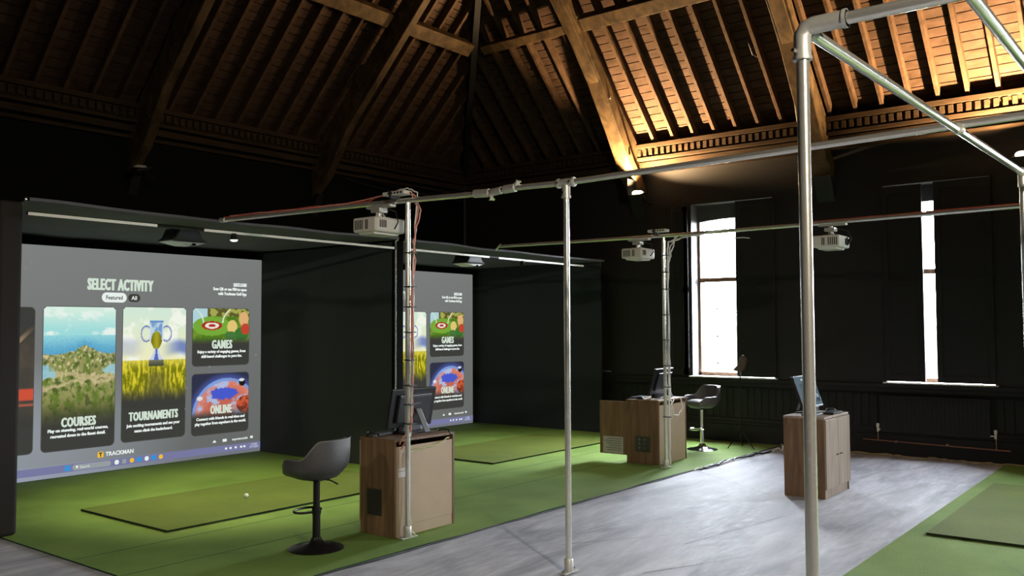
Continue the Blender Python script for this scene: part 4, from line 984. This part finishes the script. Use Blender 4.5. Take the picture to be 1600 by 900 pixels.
# ------------------------------------------------------------------ bar stools
def stool(loc, deg, label, metal, zt=.53, leather=m_leather):
    t_ = thing('bar_stool', label, 'bar stool', loc)
    def bld(mb, name, mat, par=None, **k):
        o = mb.build(name, mat, None, **k); o.parent = par or t_; return o
    # bucket shell; sitter faces +Y, the back is at -Y
    n, m = 40, 8; vs = []; fs = []; A = 132
    def top(ph):                             # tall back, low arms, rounded shoulders
        a = abs(ph)/R(A); return .15+(.285-.15)*(1-ss(.32, .6, a))-.05*ss(.86, 1, a)
    def outline(ph, grow):
        c, s_ = -math.cos(ph), math.sin(ph); e = 2.15
        r = 1/((abs(c)**e+abs(s_)**e)**(1/e)); return Vector((s_*r*(.235+grow), c*r*(.215+grow)))
    rows = []
    for i in range(n+1):
        ph = R(-A)+2*R(A)*i/n; tp = top(ph)
        ring = []
        for j in range(m+1):                    # outside going up
            v = j/m; g = -.075*(1-min(1, v*2.2))**2+.02*v+.008*math.sin(math.pi*v)
            p = outline(ph, g); ring.append((p.x, p.y, zt+tp*v))
        for j in range(m+1):                    # inside going down
            v = 1-j/m; g = -.042-.05*(1-min(1, v*2.2))**2+.02*v
            p = outline(ph, g); ring.append((p.x, p.y, zt+.02+(tp-.02+ (.006 if v == 1 else 0))*v))
        rows.append(ring)
    L = len(rows[0])
    for ring in rows: vs += ring
    for i in range(n):
        for j in range(L): fs.append((i*L+j, i*L+(j+1) % L, (i+1)*L+(j+1) % L, (i+1)*L+j))
    fs.append(tuple(range(L))); fs.append(tuple(n*L+j for j in range(L)))
    bk = bld(MB().add(vs, fs), 'backrest', leather, smooth=True)
    pip = [Vector(r[m])+Vector((0, 0, .003)) for r in rows]
    bld(MB().tube([rows[0][3]]+pip+[rows[-1][3]], .005, 6), 'piping', m_piping, bk, smooth=True)
    # cushion
    vs = []; fs = []; K = 36
    prof = [(.0, -.004), (.5, -.004), (.74, .0), (.86, .02), (.92, .05), (.90, .085), (.8, .10), (.5, .108), (0.05, .11)]
    for r, z in prof[1:]:
        for k in range(K):
            a = 2*math.pi*k/K; p = outline(a, -.02); vs.append((p.x*r, p.y*r, zt+z))
    for j in range(len(prof)-2):
        for k in range(K): fs.append((j*K+k, j*K+(k+1) % K, (j+1)*K+(k+1) % K, (j+1)*K+k))
    fs.append(tuple(range(K-1, -1, -1))); fs.append(tuple((len(prof)-2)*K+k for k in range(K)))
    bld(MB().add(vs, fs), 'seat', leather, smooth=True)
    bld(MB().box(-.08, .08, -.08, .08, zt-.02, zt-.004), 'seat_plate', m_blackmetal, bevel=.004)
    bld(MB().tube([(0, 0, .05), (0, 0, .30)], .029, 20), 'column', metal, smooth=True)
    bld(MB().tube([(0, 0, .30), (0, 0, zt-.02)], .025, 20), 'gas_lift', metal, smooth=True)
    bld(MB().lathe([(.205, .0), (.205, .006), (.19, .014), (.12, .026), (.06, .045), (.04, .07), (.034, .085)], (0, 0, 0), 48), 'base', metal, smooth=True)
    mb = MB(); ring = [(.105*math.cos(a), .13+.085*math.sin(a)-.03, .275) for a in [R(-75+i*330/24) for i in range(25)]]
    mb.tube([(0.012, .02, .275)]+[(.12*math.sin(R(a)), .085-.085*math.cos(R(a)), .275) for a in range(15, 346, 15)]+[(-.012, .02, .275)], .009, 8)
    mb.tube([(0, 0, .255), (0, 0, .30)], .034, 16); bld(mb, 'footrest', metal, smooth=True)
    bld(MB().tube([(.03, -.02, zt-.02), (.09, -.06, zt-.035), (.14, -.09, zt-.07)], .006, 8), 'height_lever', m_blackmetal, smooth=True)
    rotz(t_, deg); return t_
stool((4.37, 5.30, .015), 12, 'charcoal bucket bar stool on a black pedestal beside the nearest cabinet', m_blackmetal)
stool((11.0, 5.40, .015), 62, 'bucket bar stool on a shiny pedestal behind the far cabinet near the window', m_chrome, .56)

# ------------------------------------------------------------------ window wall items
rad = thing('radiator', 'black painted panel radiator on the wall below the right window', 'radiator', (12.0, 2.74, .27))
mb = MB(); mb.box(11.98, 12.0, 2.11, 3.38, .30, .77)
for y in np.arange(2.15, 3.34, .05): mb.box(11.972, 11.98, y, y+.028, .33, .74)
mb.build('panel', m_trim, rad, bevel=.004)
mb = MB()
for y in (2.4, 3.1): mb.box(12.0, 12.058, y-.02, y+.02, .35, .7)
mb.build('bracket', m_trim, rad)
for y in (2.055, 3.41):
    v = MB().tube([(11.99, y, .30), (11.99, y, .36)], .014, 10).tube([(11.99, y, .33), (11.99, y+(.06 if y < 3 else -.04), .33)], .01, 8).build('valve', m_white, rad, smooth=True)
    MB().tube([(11.99, y, .36), (11.99, y, .405)], .02, 12).build('valve_cap', m_white, v, smooth=True)
MB().lathe([(.006, -.008), (.012, 0), (.006, .008)], (11.97, 2.11, .75), 10).build('vent_screw', m_bolt, rad)
pp = thing('copper_pipe', 'bare copper pipe running low along the wall under the radiator', 'pipe', (12.0, 2.74, .18))
tube([(12.0, 1.9, .165), (12.0, 3.6, .19)], .009, 10).build('pipe', m_copper, pp, smooth=True)
for y in (2.05, 3.41): tube([(11.995, y, .17+.02*(y-2)), (11.99, y, .298)], .006, 8).build('riser', m_copper, pp)
for y in (2.6, 3.2): box(12.0, 12.06, y-.01, y+.01, .17, .19).build('clip', m_white, pp)
# light stand in front of the left window
st = thing('light_stand', 'slim dark stand with a small shade in front of the bright window', 'stand', (11.42, 5.03, .015))
for a in (20, 140, 260):
    tube([(11.42, 5.03, .28), (11.42+.2*math.cos(R(a)), 5.03+.2*math.sin(R(a)), .02)], .008, 8).build('leg', m_blackmetal, st)
tube([(11.42, 5.03, .12), (11.42, 5.03, 1.02)], .009, 8).build('pole', m_blackmetal, st)
MB().tube([(11.42, 5.03, 1.0), (11.42, 5.03, 1.08)], .016, 10).build('clamp', m_alu, st)
MB().prism([(4.99, 1.28), (4.93, 1.20), (4.97, 1.07), (5.03, 1.05), (5.12, 1.07), (5.05, 1.14), (5.03, 1.21)], 0, 11.37, 11.46).build('head', plain('brown shade', (.1, .07, .05), .6), st, bevel=.01)

# added unseen lamps on the near side, brightening floor and cabinet backs
for (x, y, z), tg, p_, lb in (((1.0, -2.6, 3.9), (5.0, 3.9, .3), 1900, 'added unseen fill lamp behind the camera'), ((7.5, -2.2, 3.9), (8.6, .6, .2), 230, 'added unseen lamp over the right bay'), ((-1.5, 4.5, 3.9), (2.6, 6.2, 0), 330, 'added unseen lamp left of the bays')):
    dl_ = thing('added_downlight', lb, 'lamp', (x, y, z))
    MB().lathe([(.03, .12), (.08, .08), (.10, -.06), (.105, -.08)], (x, y, z), 20).build('shade', m_blackmetal, dl_, smooth=True)
    tube([(x, y, z+.1), (x, y, Z0+3.5)], .006, 6).build('cord', m_bcable, dl_)
    light('added_downlight_lamp', 'SPOT', (x, y, z-.09), p_, (1, .87, .68), tg, size=.12, spot=80, blend=.7, parent=dl_)
# ------------------------------------------------------------------ groups of repeats
GR = {'scaffold_post': 'steel scaffold posts', 'scaffold_rail': 'steel scaffold rails', 'projector': 'ceiling projectors', 'storage_cabinet': 'wooden cabinets', 'roof_truss': 'timber roof trusses',
      'purlin': 'horizontal roof beams', 'bar_stool': 'bar stools', 'hitting_mat': 'golf hitting mats', 'computer_monitor': 'computers on the cabinets', 'keyboard': 'keyboards', 'computer_mouse': 'computer mice',
      'impact_screen': 'golf screens', 'launch_monitor': 'ceiling sensors', 'uplight': 'wall uplights', 'turf_carpet': 'turf carpets', 'turf_seam': 'turf seams', 'loose_cable': 'corner cables', 'network_box': 'network boxes',
      'spotlight': 'bay spotlights', 'cable_bundle': 'cable bundles', 'cable': 'loose cables'}
for o in bpy.data.objects:
    if o.parent is None and o.get('label') and o.name.split('.')[0] in GR: o['group'] = GR[o.name.split('.')[0]]
